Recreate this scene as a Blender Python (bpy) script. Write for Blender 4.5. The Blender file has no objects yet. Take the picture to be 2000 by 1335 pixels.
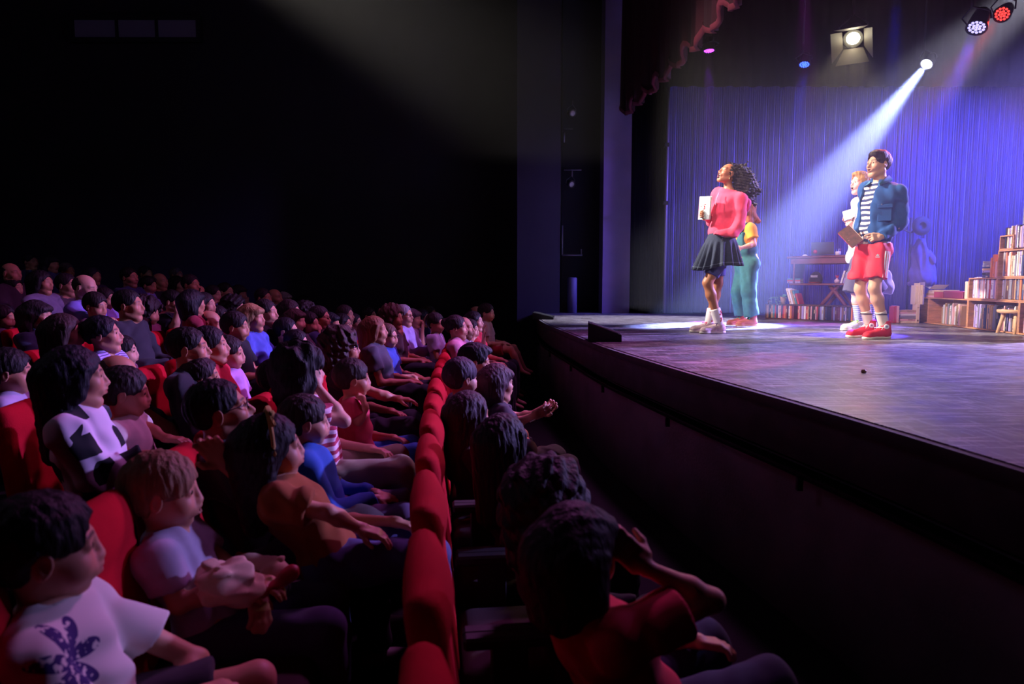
import bpy, math, random
import numpy as np
from mathutils import Vector, Matrix
R = random.Random(7)
sc = bpy.context.scene
COL = sc.collection
# ------------------------------------------------------------------ camera
FPX = 1333.333
PITCH = math.radians(5.02)
CAMZ = 1.59
STZ = 1.05                      # height of the stage floor above the auditorium floor
cam_d = bpy.data.cameras.new('camera'); cam = bpy.data.objects.new('camera', cam_d); COL.objects.link(cam)
cam.location = (0, 0, CAMZ); cam.rotation_euler = (math.pi/2 - PITCH, 0, 0)
cam_d.sensor_width = 36; cam_d.lens = 24; cam_d.clip_start = .02; cam_d.clip_end = 100
cam_d.dof.use_dof = True; cam_d.dof.focus_distance = 6.8; cam_d.dof.aperture_fstop = 3.2
sc.camera = cam
# ------------------------------------------------------------------ world, exposure
w = bpy.data.worlds.new('world'); sc.world = w; w.use_nodes = True
w.node_tree.nodes['Background'].inputs[0].default_value = (.10, .06, .16, 1)
w.node_tree.nodes['Background'].inputs[1].default_value = .006
sc.view_settings.view_transform = 'Standard'; sc.view_settings.look = 'None'
sc.view_settings.exposure = 0.0; sc.view_settings.gamma = 1
sc.cycles.use_denoising = True
sc.cycles.max_bounces = 5; sc.cycles.diffuse_bounces = 3; sc.cycles.glossy_bounces = 2
sc.cycles.transmission_bounces = 2; sc.cycles.volume_bounces = 0; sc.cycles.transparent_max_bounces = 6
sc.cycles.caustics_reflective = False; sc.cycles.caustics_refractive = False
sc.cycles.volume_max_steps = 64

# ------------------------------------------------------------------ picture measurements -> room points
_cp, _sp = math.cos(PITCH), math.sin(PITCH)
def pt(u, v, d):
    a = (u - 1000) / FPX; b = (667.5 - v) / FPX
    t = d / (_cp + b * _sp)
    return np.array([a*t, d, CAMZ + t * (-_sp + b*_cp)])
def on_z(u, v, z):
    a = (u - 1000) / FPX; b = (667.5 - v) / FPX
    t = (z - CAMZ) / (-_sp + b*_cp)
    return np.array([a*t, t*(_cp + b*_sp), z])

# ------------------------------------------------------------------ lights
def aim(o, target):
    o.rotation_euler = (Vector(target) - o.location).to_track_quat('-Z', 'Y').to_euler()
def spot(loc, target, col, power, deg, blend=.4, size=.05, volf=1.0):
    l = bpy.data.lights.new('stage_light', 'SPOT'); o = bpy.data.objects.new('stage_light', l); COL.objects.link(o)
    l.color = col; l.energy = power; l.spot_size = math.radians(deg); l.spot_blend = blend; l.shadow_soft_size = size
    o.location = tuple(loc); aim(o, target)
    return o
def area(loc, target, col, power, sx, sy):
    l = bpy.data.lights.new('fill_light', 'AREA'); o = bpy.data.objects.new('fill_light', l); COL.objects.link(o)
    l.shape = 'RECTANGLE'; l.size = sx; l.size_y = sy; l.color = col; l.energy = power
    o.location = tuple(loc); aim(o, target)
    return o
# front spots of the house onto the performers
spot((-5.5, 9.0, 7.0), (3.3, 7.2, 1.95), (1, .90, .80), 15000, 20, .9, .2)
spot((-1.2, -.6, 5.8), (3.6, 7.6, 2.0), (1, .86, .74), 1900, 22, .8, .2)
spot((-3.0, 4.5, 6.8), (4.9, 9.3, 1.6), (1, .66, .74), 3600, 26, .9, .2)  # pink front wash added to brighten the desk and books
# magenta and violet back light over the stage, blue wash on the curtain from the right
spot((9.6, 10.6, 4.9), (2.8, 7.0, 1.5), (.75, .15, 1), 1300, 24, .7, .15)
spot((9.9, 8.2, 4.9), (3.4, 6.4, 1.1), (.42, .32, 1), 12500, 44, .8, .15)
spot((9.9, 9.0, 4.4), (6.9, 11.6, 2.8), (.05, .10, 1), 4800, 64, .9, .3)
spot((7.5, 9.4, 4.9), (5.6, 11.6, 2.2), (.14, .16, 1), 1100, 76, .9, .3)
spot((8.8, 9.0, 4.4), (3.2, 11.6, 2.6), (.34, .16, 1), 1900, 36, .9, .2)
# big pale beam entering from the upper right, outside the picture
spot(tuple(pt(2200, -170, 9.5)), tuple(pt(1500, 420, 9.8)), (.80, .76, 1), 12000, 19, .7, .1)
# magenta spill from the stage over the rows
spot((1.45, 7.2, 5.6), (-2.8, 3.8, .9), (.95, .21, .90), 640, 105, .9, .3)
spot((3.2, 4.6, 4.6), (-1.3, 2.2, .9), (.95, .25, .95), 95, 80, .9, .3)  # weaker fill added to lift the dark faces nearest the camera
# unseen area fill, added to lift the stage front and the darkest shadows
area((-7.5, 2.0, 7.6), (0, 6, .6), (.55, .42, .75), 32, 3, 3)


# ------------------------------------------------------------------ materials
def lin(c):
    if isinstance(c, str):
        c = tuple(int(c[i:i+2], 16)/255 for i in (0, 2, 4))
    return tuple((x/12.92 if x <= .04045 else ((x+.055)/1.055)**2.4) for x in c)
MATS = {}
def mat(name, col, rough=.7, bump=0, bscale=200, var=0, vscale=8, metal=0, spec=.5, sheen=0, attr=False, emit=None, estr=0, stretch=None):
    key = (name, col, rough, bump, bscale, var, metal, attr, emit, estr, stretch)
    if key in MATS: return MATS[key]
    m = bpy.data.materials.new(name); m.use_nodes = True
    nt = m.node_tree; b = nt.nodes['Principled BSDF']; N = nt.nodes.new; L = nt.links.new
    c = lin(col)
    b.inputs['Base Color'].default_value = (*c, 1); b.inputs['Roughness'].default_value = rough
    b.inputs['Metallic'].default_value = metal; b.inputs['Specular IOR Level'].default_value = spec
    if sheen: b.inputs['Sheen Weight'].default_value = sheen
    tc = N('ShaderNodeTexCoord'); src = tc.outputs['Object']
    if stretch:
        mp = N('ShaderNodeMapping'); mp.inputs['Scale'].default_value = stretch; L(src, mp.inputs[0]); src = mp.outputs[0]
    if attr:
        a = N('ShaderNodeVertexColor'); a.layer_name = 'Col'; L(a.outputs[0], b.inputs['Base Color'])
    elif var:
        n = N('ShaderNodeTexNoise'); n.inputs['Scale'].default_value = vscale; n.inputs['Detail'].default_value = 4; L(src, n.inputs[0])
        r = N('ShaderNodeValToRGB'); r.color_ramp.elements[0].position = .3; r.color_ramp.elements[1].position = .7
        r.color_ramp.elements[0].color = tuple(x*(1-var) for x in c)+(1,); r.color_ramp.elements[1].color = tuple(min(1, x*(1+var)) for x in c)+(1,)
        L(n.outputs[0], r.inputs[0]); L(r.outputs[0], b.inputs['Base Color'])
    if bump:
        n2 = N('ShaderNodeTexNoise'); n2.inputs['Scale'].default_value = bscale; n2.inputs['Detail'].default_value = 3; L(src, n2.inputs[0])
        bm_ = N('ShaderNodeBump'); bm_.inputs['Strength'].default_value = bump; bm_.inputs['Distance'].default_value = .01
        L(n2.outputs[0], bm_.inputs['Height']); L(bm_.outputs[0], b.inputs['Normal'])
    if emit:
        b.inputs['Emission Color'].default_value = (*lin(emit), 1); b.inputs['Emission Strength'].default_value = estr
    MATS[key] = m
    return m
def cloth_mat(col, var=.12): return mat('cloth', col, .9, .22, 700, var, 14, sheen=.05)
def hair_mat(col): return mat('hair', col, .62, .9, 60, .35, 30, stretch=(1, 1, .25), spec=.3)
SKIN = mat('skin', 'c68a6a', .5, .06, 500, attr=True, spec=.4)
def stripe_mat(c1, c2, period, axis=2, duty=.5, soft=.02, wob=.004):
    """horizontal woven stripes along an object axis"""
    m = bpy.data.materials.new('striped_cloth'); m.use_nodes = True; nt = m.node_tree; N = nt.nodes.new; L = nt.links.new
    b = nt.nodes['Principled BSDF']; b.inputs['Roughness'].default_value = .9
    tc = N('ShaderNodeTexCoord'); s = N('ShaderNodeSeparateXYZ'); L(tc.outputs['Object'], s.inputs[0])
    nz = N('ShaderNodeTexNoise'); nz.inputs['Scale'].default_value = 7; L(tc.outputs['Object'], nz.inputs[0])
    ma = N('ShaderNodeMath'); ma.operation = 'MULTIPLY_ADD'; ma.inputs[1].default_value = wob*6; L(nz.outputs[0], ma.inputs[0]); L(s.outputs[axis], ma.inputs[2])
    dv = N('ShaderNodeMath'); dv.operation = 'DIVIDE'; dv.inputs[1].default_value = period; L(ma.outputs[0], dv.inputs[0])
    fr = N('ShaderNodeMath'); fr.operation = 'FRACT'; L(dv.outputs[0], fr.inputs[0])
    r = N('ShaderNodeValToRGB'); e = r.color_ramp.elements; e[0].position = duty-soft; e[1].position = duty+soft
    e[0].color = (*lin(c1), 1); e[1].color = (*lin(c2), 1); L(fr.outputs[0], r.inputs[0]); L(r.outputs[0], b.inputs['Base Color'])
    return m

# ------------------------------------------------------------------ objects
def tag(o, label=None, cat=None, group=None, kind=None):
    if label: o['label'] = label
    if cat: o['category'] = cat
    if group: o['group'] = group
    if kind: o['kind'] = kind
    return o
def empty(name, loc, rz=0, label=None, cat=None, group=None):
    o = bpy.data.objects.new(name, None); COL.objects.link(o); o.empty_display_size = .1
    o.location = tuple(loc); o.rotation_euler = (0, 0, rz)
    return tag(o, label, cat, group)
def link(name, me, parent=None, loc=None, rot=None):
    o = bpy.data.objects.new(name, me); COL.objects.link(o)
    if parent is not None: o.parent = parent
    if loc is not None: o.location = tuple(loc)
    if rot is not None: o.rotation_euler = rot
    return o
class MB:
    """collects boxes, bars, lathes and prisms into one mesh"""
    def __init__(s): s.v = []; s.f = []; s.mi = []; s.sm = []
    def add(s, vs, fs, mi=0, smooth=False):
        n = len(s.v); s.v += [tuple(map(float, v)) for v in vs]
        s.f += [tuple(i+n for i in f) for f in fs]; s.mi += [mi]*len(fs); s.sm += [smooth]*len(fs); return s
    def box(s, c, h, M=None, mi=0, bev=0):
        c = np.array(c, float); h = np.array(h, float)
        if bev <= 0:
            P = np.array([[x, y, z] for x in (-1, 1) for y in (-1, 1) for z in (-1, 1)], float)*h
            if M is not None: P = P @ np.array(M).T
            fs = [(0,1,3,2),(4,6,7,5),(0,4,5,1),(2,3,7,6),(0,2,6,4),(1,5,7,3)]
            return s.add(P+c, fs, mi)
        vs = []; idx = {}
        b = min(bev, *(h*.95))
        for x in (-1, 1):
            for y in (-1, 1):
                for z in (-1, 1):
                    for a in range(3):
                        p = np.array([x, y, z], float)*(h-b); p[a] += (x, y, z)[a]*b
                        idx[(x, y, z, a)] = len(vs); vs.append(p)
        P = np.array(vs)
        if M is not None: P = P @ np.array(M).T
        fs = []
        for a in range(3):
            o1, o2 = [k for k in range(3) if k != a]
            for sg in (-1, 1):
                q = []
                for (i, j) in ((-1, -1), (1, -1), (1, 1), (-1, 1)):
                    t = [0, 0, 0]; t[a] = sg; t[o1] = i; t[o2] = j; q.append(idx[(*t, a)])
                if (sg > 0) == (a == 1): q = q[::-1]
                fs.append(tuple(q))
        for a in range(3):
            o1, o2 = [k for k in range(3) if k != a]
            for i in (-1, 1):
                for j in (-1, 1):
                    def g(e, ax):
                        t = [0, 0, 0]; t[a] = e; t[o1] = i; t[o2] = j; return idx[(*t, ax)]
                    fs.append((g(-1, o1), g(1, o1), g(1, o2), g(-1, o2)))
        for x in (-1, 1):
            for y in (-1, 1):
                for z in (-1, 1): fs.append(tuple(idx[(x, y, z, a)] for a in range(3)))
        return s.add(P+c, fs, mi)
    def tube(s, pts, r, n=10, mi=0, cap=True):
        pts = [np.array(p, float) for p in pts]; m = len(pts)
        rs = r if hasattr(r, '__len__') else [r]*m
        vs = []; up = np.array([0, 0, 1.])
        for i, p in enumerate(pts):
            t = pts[min(i+1, m-1)] - pts[max(i-1, 0)]; t = t/(np.linalg.norm(t)+1e-9)
            a = np.cross(t, up)
            if np.linalg.norm(a) < .1: a = np.cross(t, [1., 0, 0])
            a /= np.linalg.norm(a); b = np.cross(t, a)
            for k in range(n):
                th = 2*math.pi*k/n; vs.append(p + rs[i]*(math.cos(th)*a + math.sin(th)*b))
        fs = [(i*n+k, i*n+(k+1) % n, (i+1)*n+(k+1) % n, (i+1)*n+k) for i in range(m-1) for k in range(n)]
        if cap: fs += [tuple(range(n))[::-1], tuple((m-1)*n+k for k in range(n))]
        return s.add(vs, fs, mi, True)
    def lathe(s, prof, c=(0, 0, 0), n=24, M=None, mi=0, smooth=True):
        vs = []
        for (r, z) in prof:
            for k in range(n):
                th = 2*math.pi*k/n; vs.append((r*math.cos(th), r*math.sin(th), z))
        P = np.array(vs)
        if M is not None: P = P @ np.array(M).T
        m = len(prof)
        fs = [(i*n+k, i*n+(k+1) % n, (i+1)*n+(k+1) % n, (i+1)*n+k) for i in range(m-1) for k in range(n)]
        fs += [tuple(range(n))[::-1], tuple((m-1)*n+k for k in range(n))]
        return s.add(P+np.array(c), fs, mi, smooth)
    def prism(s, poly, z0, z1, mi=0, M=None, c=(0, 0, 0)):
        n = len(poly); P = np.array([(x, y, z0) for x, y in poly]+[(x, y, z1) for x, y in poly], float)
        if M is not None: P = P @ np.array(M).T
        return s.add(P+np.array(c), [tuple(range(n))[::-1], tuple(range(n, 2*n))]+[(i, (i+1) % n, n+(i+1) % n, n+i) for i in range(n)], mi)
    def grid(s, P, mi=0, closed=False, smooth=True):
        P = np.array(P, float); a, b = P.shape[:2]
        fs = [(i*b+j, i*b+(j+1) % b, (i+1)*b+(j+1) % b, (i+1)*b+j) for i in range(a-1) for j in range(b if closed else b-1)]
        return s.add(P.reshape(-1, 3), fs, mi, smooth)
    def mesh(s, name, mats):
        me = bpy.data.meshes.new(name); me.from_pydata(s.v, [], s.f)
        for m in (mats if isinstance(mats, (list, tuple)) else [mats]): me.materials.append(m)
        me.polygons.foreach_set('material_index', s.mi); me.polygons.foreach_set('use_smooth', s.sm); me.update()
        return me
    def build(s, name, mats, parent=None, loc=None, rot=None):
        if loc is None and parent is not None and rot is None:      # world coordinates were used: express them in the parent's frame
            pass
        return link(name, s.mesh(name, mats), parent, loc, rot)
def copy_tree(o, parent=None):
    c = o.copy(); COL.objects.link(c)
    if parent is not None: c.parent = parent
    for ch in list(o.children): copy_tree(ch, c)
    return c

# ------------------------------------------------------------------ smooth solids: distance fields turned into one continuous mesh
def nrm(v):
    v = np.array(v, float); return v/(np.linalg.norm(v)+1e-12)
def frame(fwd, up=(0, 0, 1)):
    """columns: forward, left, up"""
    f = nrm(fwd); l = nrm(np.cross(up, f)); u = np.cross(f, l); return np.stack([f, l, u], 1)
class SD:
    def __init__(s): s.p = []
    def rc(s, a, b, ra, rb, k=.02, sub=False, cuts=(), tg=''):
        s.p.append(('rc', np.array(a, float), np.array(b, float), ra, rb, k, sub, cuts, tg)); return s
    def ell(s, c, r, M=None, k=.02, sub=False, cuts=(), tg=''):
        s.p.append(('el', np.array(c, float), np.array(r, float), np.eye(3) if M is None else M, None, k, sub, cuts, tg)); return s
    def box(s, c, h, M=None, rd=.005, k=.01, sub=False, cuts=(), tg=''):
        s.p.append(('bx', np.array(c, float), np.array(h, float), np.eye(3) if M is None else M, rd, k, sub, cuts, tg)); return s
    def ext(s, o, tags, e, only=None):
        for q in o.p:
            if q[8] in tags and not q[6]:
                q = list(q)
                if q[0] == 'rc': q[3] += e; q[4] += e
                else: q[2] = q[2]+e
                s.p.append(tuple(q))
        return s
    def bounds(s):
        lo = np.full(3, 1e9); hi = -lo
        for q in s.p:
            if q[6]: continue
            l, h = s.bb(q); lo = np.minimum(lo, l); hi = np.maximum(hi, h)
        return lo, hi
    def bb(s, q):
        if q[0] == 'rc':
            r = max(q[3], q[4]); return np.minimum(q[1], q[2])-r, np.maximum(q[1], q[2])+r
        h = q[2] + (q[4] or 0)
        e = np.sqrt((q[3]**2) @ (h**2)) if q[0] == 'el' else np.abs(q[3]) @ h
        return q[1]-e, q[1]+e
    def mesh(s, name, h, fine=(), cuts=(), noise=None, mats=None, color=None, org=None):
        lo, hi = s.bounds(); pad = 2.5*h + (noise[0] if noise else 0)
        lo = lo-pad; hi = hi+pad
        ax = []
        for a in range(3):
            t = lo[a]; L = [t]
            while t < hi[a]:
                hh = h
                for (fl, fh, fs) in fine:
                    if fl[a]-h < t < fh[a]: hh = min(hh, fs)
                t += hh; L.append(t)
            ax.append(np.array(L, np.float32))
        X, Y, Z = ax
        D = np.full((len(X), len(Y), len(Z)), .5, np.float32)
        for q in s.p:
            l, hh_ = s.bb(q); m = q[5]+3*h+.012
            i0 = [max(0, np.searchsorted(ax[a], l[a]-m)-1) for a in range(3)]; i1 = [np.searchsorted(ax[a], hh_[a]+m)+1 for a in range(3)]
            sl = tuple(slice(i0[a], i1[a]) for a in range(3))
            x = X[sl[0]][:, None, None]; y = Y[sl[1]][None, :, None]; z = Z[sl[2]][None, None, :]
            if x.size == 0 or y.size == 0 or z.size == 0: continue
            if q[0] == 'rc':
                a_, b_ = q[1], q[2]; ab = b_-a_; L2 = float(ab @ ab)+1e-12
                px, py, pz = x-a_[0], y-a_[1], z-a_[2]
                t = np.clip((px*ab[0]+py*ab[1]+pz*ab[2])/L2, 0, 1)
                d = np.sqrt((px-t*ab[0])**2+(py-t*ab[1])**2+(pz-t*ab[2])**2) - (q[3]+(q[4]-q[3])*t)
            else:
                c, r, M = q[1], q[2], q[3]
                px, py, pz = x-c[0], y-c[1], z-c[2]
                A = [px*M[0, j]+py*M[1, j]+pz*M[2, j] for j in range(3)]
                if q[0] == 'el':
                    k0 = np.sqrt(sum((A[j]/r[j])**2 for j in range(3)))
                    k1 = np.sqrt(sum((A[j]/r[j]**2)**2 for j in range(3)))+1e-6
                    d = k0*(k0-1)/k1; d = np.where(k0 < .2, -float(min(r)), d)
                else:
                    rd = q[4]; Q = [np.abs(A[j])-(r[j]-rd) for j in range(3)]
                    d = np.sqrt(sum(np.maximum(v_, 0)**2 for v_ in Q))+np.minimum(np.maximum(np.maximum(Q[0], Q[1]), Q[2]), 0)-rd
            for (cp, cn) in q[7]:
                d = np.maximum(d, (x-cp[0])*cn[0]+(y-cp[1])*cn[1]+(z-cp[2])*cn[2])
            k = q[5]; E = D[sl]
            if q[6]:
                nd = -d; hq = np.maximum(k-np.abs(E-nd), 0)/k; D[sl] = np.maximum(E, nd)+hq*hq*k*.25
            else:
                hq = np.maximum(k-np.abs(E-d), 0)/k; D[sl] = np.minimum(E, d)-hq*hq*k*.25
        x = X[:, None, None]; y = Y[None, :, None]; z = Z[None, None, :]
        for (cp, cn) in cuts:
            D = np.maximum(D, (x-cp[0])*cn[0]+(y-cp[1])*cn[1]+(z-cp[2])*cn[2])
        if noise:
            amp, fr, seed = noise[:3]; st = noise[3] if len(noise) > 3 else (1, 1, 1)
            rr = np.random.RandomState(seed); W = 0
            for o_ in range(5):
                kx = rr.normal(size=3)*fr*st; ph = rr.uniform(0, 6.28); k2 = rr.normal(size=3)*fr*.5
                W = W+np.sin(x*kx[0]+y*kx[1]+z*kx[2]+ph+1.3*np.sin(x*k2[0]+y*k2[1]+z*k2[2]))*(1/(1+.3*o_))
            D = D+(amp*.45*W).astype(np.float32)
        V, Fq = surfnet(D, ax)
        if org is not None: V = V-np.array(org)
        me = bpy.data.meshes.new(name)
        me.vertices.add(len(V)); me.vertices.foreach_set('co', V.astype(np.float32).ravel())
        me.loops.add(Fq.size); me.loops.foreach_set('vertex_index', Fq.astype(np.int32).ravel())
        me.polygons.add(len(Fq)); me.polygons.foreach_set('loop_start', np.arange(0, Fq.size, 4, dtype=np.int32))
        me.polygons.foreach_set('use_smooth', np.ones(len(Fq), bool))
        if mats is not None: me.materials.append(mats)
        me.update(calc_edges=True)
        if color is not None:
            C = color(V if org is None else V+np.array(org))
            at = me.color_attributes.new('Col', 'FLOAT_COLOR', 'POINT')
            at.data.foreach_set('color', np.concatenate([C, np.ones((len(C), 1))], 1).astype(np.float32).ravel())
        return me
def surfnet(D, ax):
    S = D < 0
    nx, ny, nz = D.shape
    c = np.zeros((nx-1, ny-1, nz-1), np.uint8)
    for i in (0, 1):
        for j in (0, 1):
            for k in (0, 1): c += S[i:nx-1+i, j:ny-1+j, k:nz-1+k]
    I, J, K = np.nonzero((c > 0) & (c < 8))
    idx = np.full(c.shape, -1, np.int64); idx[I, J, K] = np.arange(len(I))
    acc = np.zeros((len(I), 3)); cnt = np.zeros(len(I))
    for a in range(3):
        o1, o2 = [q for q in range(3) if q != a]
        for i in (0, 1):
            for j in (0, 1):
                o = [0, 0, 0]; o[o1] = i; o[o2] = j; e = list(o); e[a] = 1
                A = (I+o[0], J+o[1], K+o[2]); B = (I+e[0], J+e[1], K+e[2])
                da = D[A]; db = D[B]; m = (da < 0) != (db < 0)
                t = np.where(m, da/(da-db+1e-12*(da == db)), 0)
                p0 = np.stack([ax[q][A[q]] for q in range(3)], 1); p1 = np.stack([ax[q][B[q]] for q in range(3)], 1)
                acc += np.where(m[:, None], p0+(p1-p0)*t[:, None], 0); cnt += m
    V = acc/cnt[:, None]
    Fs = []
    for a in range(3):
        o1, o2 = (a+1) % 3, (a+2) % 3
        sa = [slice(None)]*3; sb = [slice(None)]*3
        sa[a] = slice(0, D.shape[a]-1); sb[a] = slice(1, D.shape[a])
        for o in (o1, o2): sa[o] = slice(1, D.shape[o]-1); sb[o] = slice(1, D.shape[o]-1)
        s0 = S[tuple(sa)]; s1 = S[tuple(sb)]
        E = np.argwhere(s0 != s1)
        if not len(E): continue
        flip = s0[tuple(E.T)]
        base = E.copy(); base[:, o1] += 1; base[:, o2] += 1
        def at(d1, d2):
            q = base.copy(); q[:, o1] += d1; q[:, o2] += d2; return idx[q[:, 0], q[:, 1], q[:, 2]]
        q = np.stack([at(-1, -1), at(0, -1), at(0, 0), at(-1, 0)], 1)
        q[~flip] = q[~flip][:, ::-1]
        Fs.append(q)
    Fq = np.concatenate(Fs); Fq = Fq[(Fq >= 0).all(1)]
    return V, Fq
# ------------------------------------------------------------------ people
def hand(S, w, d, n, side, s=1., curl=.3, spread=.12, thumb=.5, k=.006, fist=None):
    """w wrist, d towards the fingers, n the way the palm faces, side +1/-1 which side the thumb leaves"""
    w = np.array(w, float); X = nrm(d); Zp = nrm(np.array(n)-np.dot(n, X)*X); Y = np.cross(Zp, X)*side
    M = np.stack([X, Y, Zp], 1)
    P = lambda x, y, z: w+s*(x*X+y*Y+z*Zp)
    S.rc(w, P(.02, 0, 0), .024*s, .026*s, k=.01, tg='hand')
    S.box(P(.052, 0, .002), np.array([.042, .039, .014])*s, M, .012*s, k=.012, tg='hand')
    for i, (y, L) in enumerate(((.029, .072), (.0105, .080), (-.009, .074), (-.027, .058))):
        c = curl*(1+.12*i) if fist is None else fist[i]
        p = P(.086-(.004 if i in (0, 2) else .01 if i == 3 else 0), y, 0); th = c*.75
        yaw = spread*(1.5-i)*.5
        for j, (fr, r0, r1) in enumerate(((.46, .0095, .0088), (.30, .0088, .008), (.24, .008, .007))):
            dx = math.cos(th); dv = X*dx*math.cos(yaw)+Y*math.sin(yaw)+Zp*math.sin(th)
            q = p+nrm(dv)*L*fr*s
            S.rc(p, q, r0*s, r1*s, k=k, tg='hand'); p = q; th += c*1.25
    p = P(.022, .03, .006); dv = nrm(X*.75+Y*(.8-thumb*.5)+Zp*(.15+.6*thumb)); q = p+dv*.042*s
    S.rc(p, q, .0135*s, .0105*s, k=.01, tg='hand')
    dv2 = nrm(dv*.8+X*.5+Zp*.3*thumb-Y*.15); S.rc(q, q+dv2*.034*s, .0105*s, .008*s, k=k, tg='hand')
    return S

class Head:
    def __init__(s, c, fwd, up=(0, 0, 1), sc_=1., child=False, fem=False, mouth=0., skin='c68a6a', hair='2a1c16', lips=None, stub=0, brow=None, smile=0, nose=1., blush=.3):
        s.c = np.array(c, float); s.M = frame(fwd, up); s.s = sc_; s.child = child; s.fem = fem
        s.mouth = mouth; s.skin = skin; s.hair = hair; s.stub = stub; s.smile = smile; s.nose = nose
        s.lips = lips or ('a8504a' if fem else 'a8645a'); s.brow = brow or hair; s.blush = blush
    def P(s, x, y, z): return s.c+s.s*(s.M @ np.array([x, y, z], float))
    def V(s, x, y, z): return s.M @ np.array([x, y, z], float)
    def add(s, S, detail=True):
        h, M = s.s, s.M; ch, fm = s.child, s.fem
        E = lambda x, y, z, a, b, c, k=.02, sub=False: S.ell(s.P(x, y, z), np.array([a, b, c])*h, M, k*h, sub, tg='head')
        C = lambda p, q, r0, r1, k=.015, sub=False: S.rc(s.P(*p), s.P(*q), r0*h, r1*h, k*h, sub, tg='head')
        E(-.012, 0, .032, .096, .076, .088 if not ch else .092)
        if ch:
            E(.024, 0, -.03, .060, .060, .068, .03); C((.058, 0, -.082), (.058, 0, -.083), .021, .021, .03)
            for y in (-1, 1): E(.05, .034*y, -.035, .034, .030, .034, .025)
        else:
            E(.026, 0, -.03, .062, .057, .076, .03)
            C((.064, -.006, -.097), (.064, .006, -.097), .021 if fm else .024, .021 if fm else .024, .03)
            for y in (-1, 1):
                C((-.008, .052*y, -.055), (.055, .018*y, -.096), .018 if fm else .022, .02, .03)
                E(.056, .040*y, -.02, .028, .024, .026, .03)
        bz = .03
        for y in (-1, 1):
            C((.070, .044*y, bz), (.080, .012*y, bz-.002), .011 if not ch else .009, .011 if not (fm or ch) else .008, .02)
            S.ell(s.P(.099, .031*y, .012), np.array([.015 if not ch else .012, .020, .012])*h, M, .014*h, True)
            C((.070, .032*y-.008*y, .012), (.070, .036*y, .011), .0150, .0145, .006)
            # ear
            S.ell(s.P(-.010, .081*y, -.002), np.array([.020, .0085, .032])*h, frame(s.V(.95, .25*y, -.18), s.V(.18, 0, .95)), .008*h, False, tg='ear')
            S.ell(s.P(-.006, .090*y, .002), np.array([.010, .006, .018])*h, M, .006*h, True)
        nl = (.006 if ch else .012 if fm else .016)*s.nose
        C((.087, 0, .014), (.094+nl, 0, -.022), .0085, .0112, .012)
        for y in (-1, 1): C((.094, .011*y, -.026), (.098, .009*y, -.026), .0085, .008, .01)
        mo = s.mouth; zm = -.053 if not ch else -.052
        E(.084, 0, zm, .018, .030, .022, .02)
        E(.0985, 0, zm+.007+mo*.006, .0085, .021, .0062, .006)
        E(.0965, 0, zm-.007-mo*.02, .0085, .018, .0068, .006)
        if mo > .05: E(.096, 0, zm-mo*.008, .020, .013+.006*mo, .003+.014*mo, .006, True)
        else: E(.105, 0, zm, .007, .022, .0016, .003, True)
        E(.093, 0, zm-.024-mo*.016, .012, .020, .006, .012, True)
        return S
    def color(s, base=None):
        sk = np.array(lin(s.skin)); lp = np.array(lin(s.lips)); br = np.array(lin(s.brow)); dk = np.array(lin('3a0f10'))
        def f(V):
            C = np.tile(sk, (len(V), 1)); q = ((V-s.c) @ s.M)/s.s
            near = (np.abs(q) < .16).all(1)
            x, y, z = q[:, 0], np.abs(q[:, 1]), q[:, 2]
            def mix(mask, c, a):
                m = (mask*a*near)[:, None]; C[:] = C*(1-m)+c*m
            zm = -.053 if not s.child else -.052; mo = s.mouth
            ck = np.exp(-((y-.04)**2+(z+.022)**2)/.0007)*(x > .03)
            mix(ck, sk*np.array([1.15, .72, .72]), .5*s.blush+.15)
            if s.stub: mix(np.clip((-.015-z)/.02, 0, 1)*(x > -.01)*(z > -.14)*(1-np.exp(-((y)**2+(z-zm)**2)/.0004)), np.array(lin('4a3328')), s.stub)
            mix((x > .07)*np.clip(1.3-((y/.024)**2+((z-zm+mo*.006)/(.0125+mo*.014))**2), 0, 1), lp, .85)
            if mo > .05: mix((x < .098)*(x > .05)*(y < .017)*(np.abs(z-zm+mo*.008) < .012+.012*mo), dk, 1.)
            zb = .036-(y-.03)**2*5.
            mix((x > .05)*(y > .012)*(y < .052)*np.clip(1.5-np.abs(z-zb)/.0042, 0, 1), br, .85)
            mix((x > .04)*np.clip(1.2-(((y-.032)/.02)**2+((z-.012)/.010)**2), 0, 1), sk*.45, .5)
            return C
        return f
    def eyes(s, parent, org, iris='2a1a10', shut=False):
        if shut: return
        h = s.s
        for y in (-1, 1):
            c = s.P(.0728, .0325*y, .0105)-np.array(org); mb = MB(); r = .0138*h
            n = 12; prof = []
            P = []
            for i in range(n+1):
                th = math.pi*i/n
                P.append([c+s.M @ (np.array([math.cos(th), math.sin(th)*math.cos(p), math.sin(th)*math.sin(p)*.9])*r) for p in np.linspace(0, 2*math.pi, 14, endpoint=False)])
            mb.grid(P, closed=True)
            for fi, f in enumerate(mb.f):
                if fi//14 < 4: mb.mi[fi] = 1
            mb.build('eye', [mat('eye_white', 'b0a49c', .3), mat('iris', iris, .15)], parent)

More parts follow.
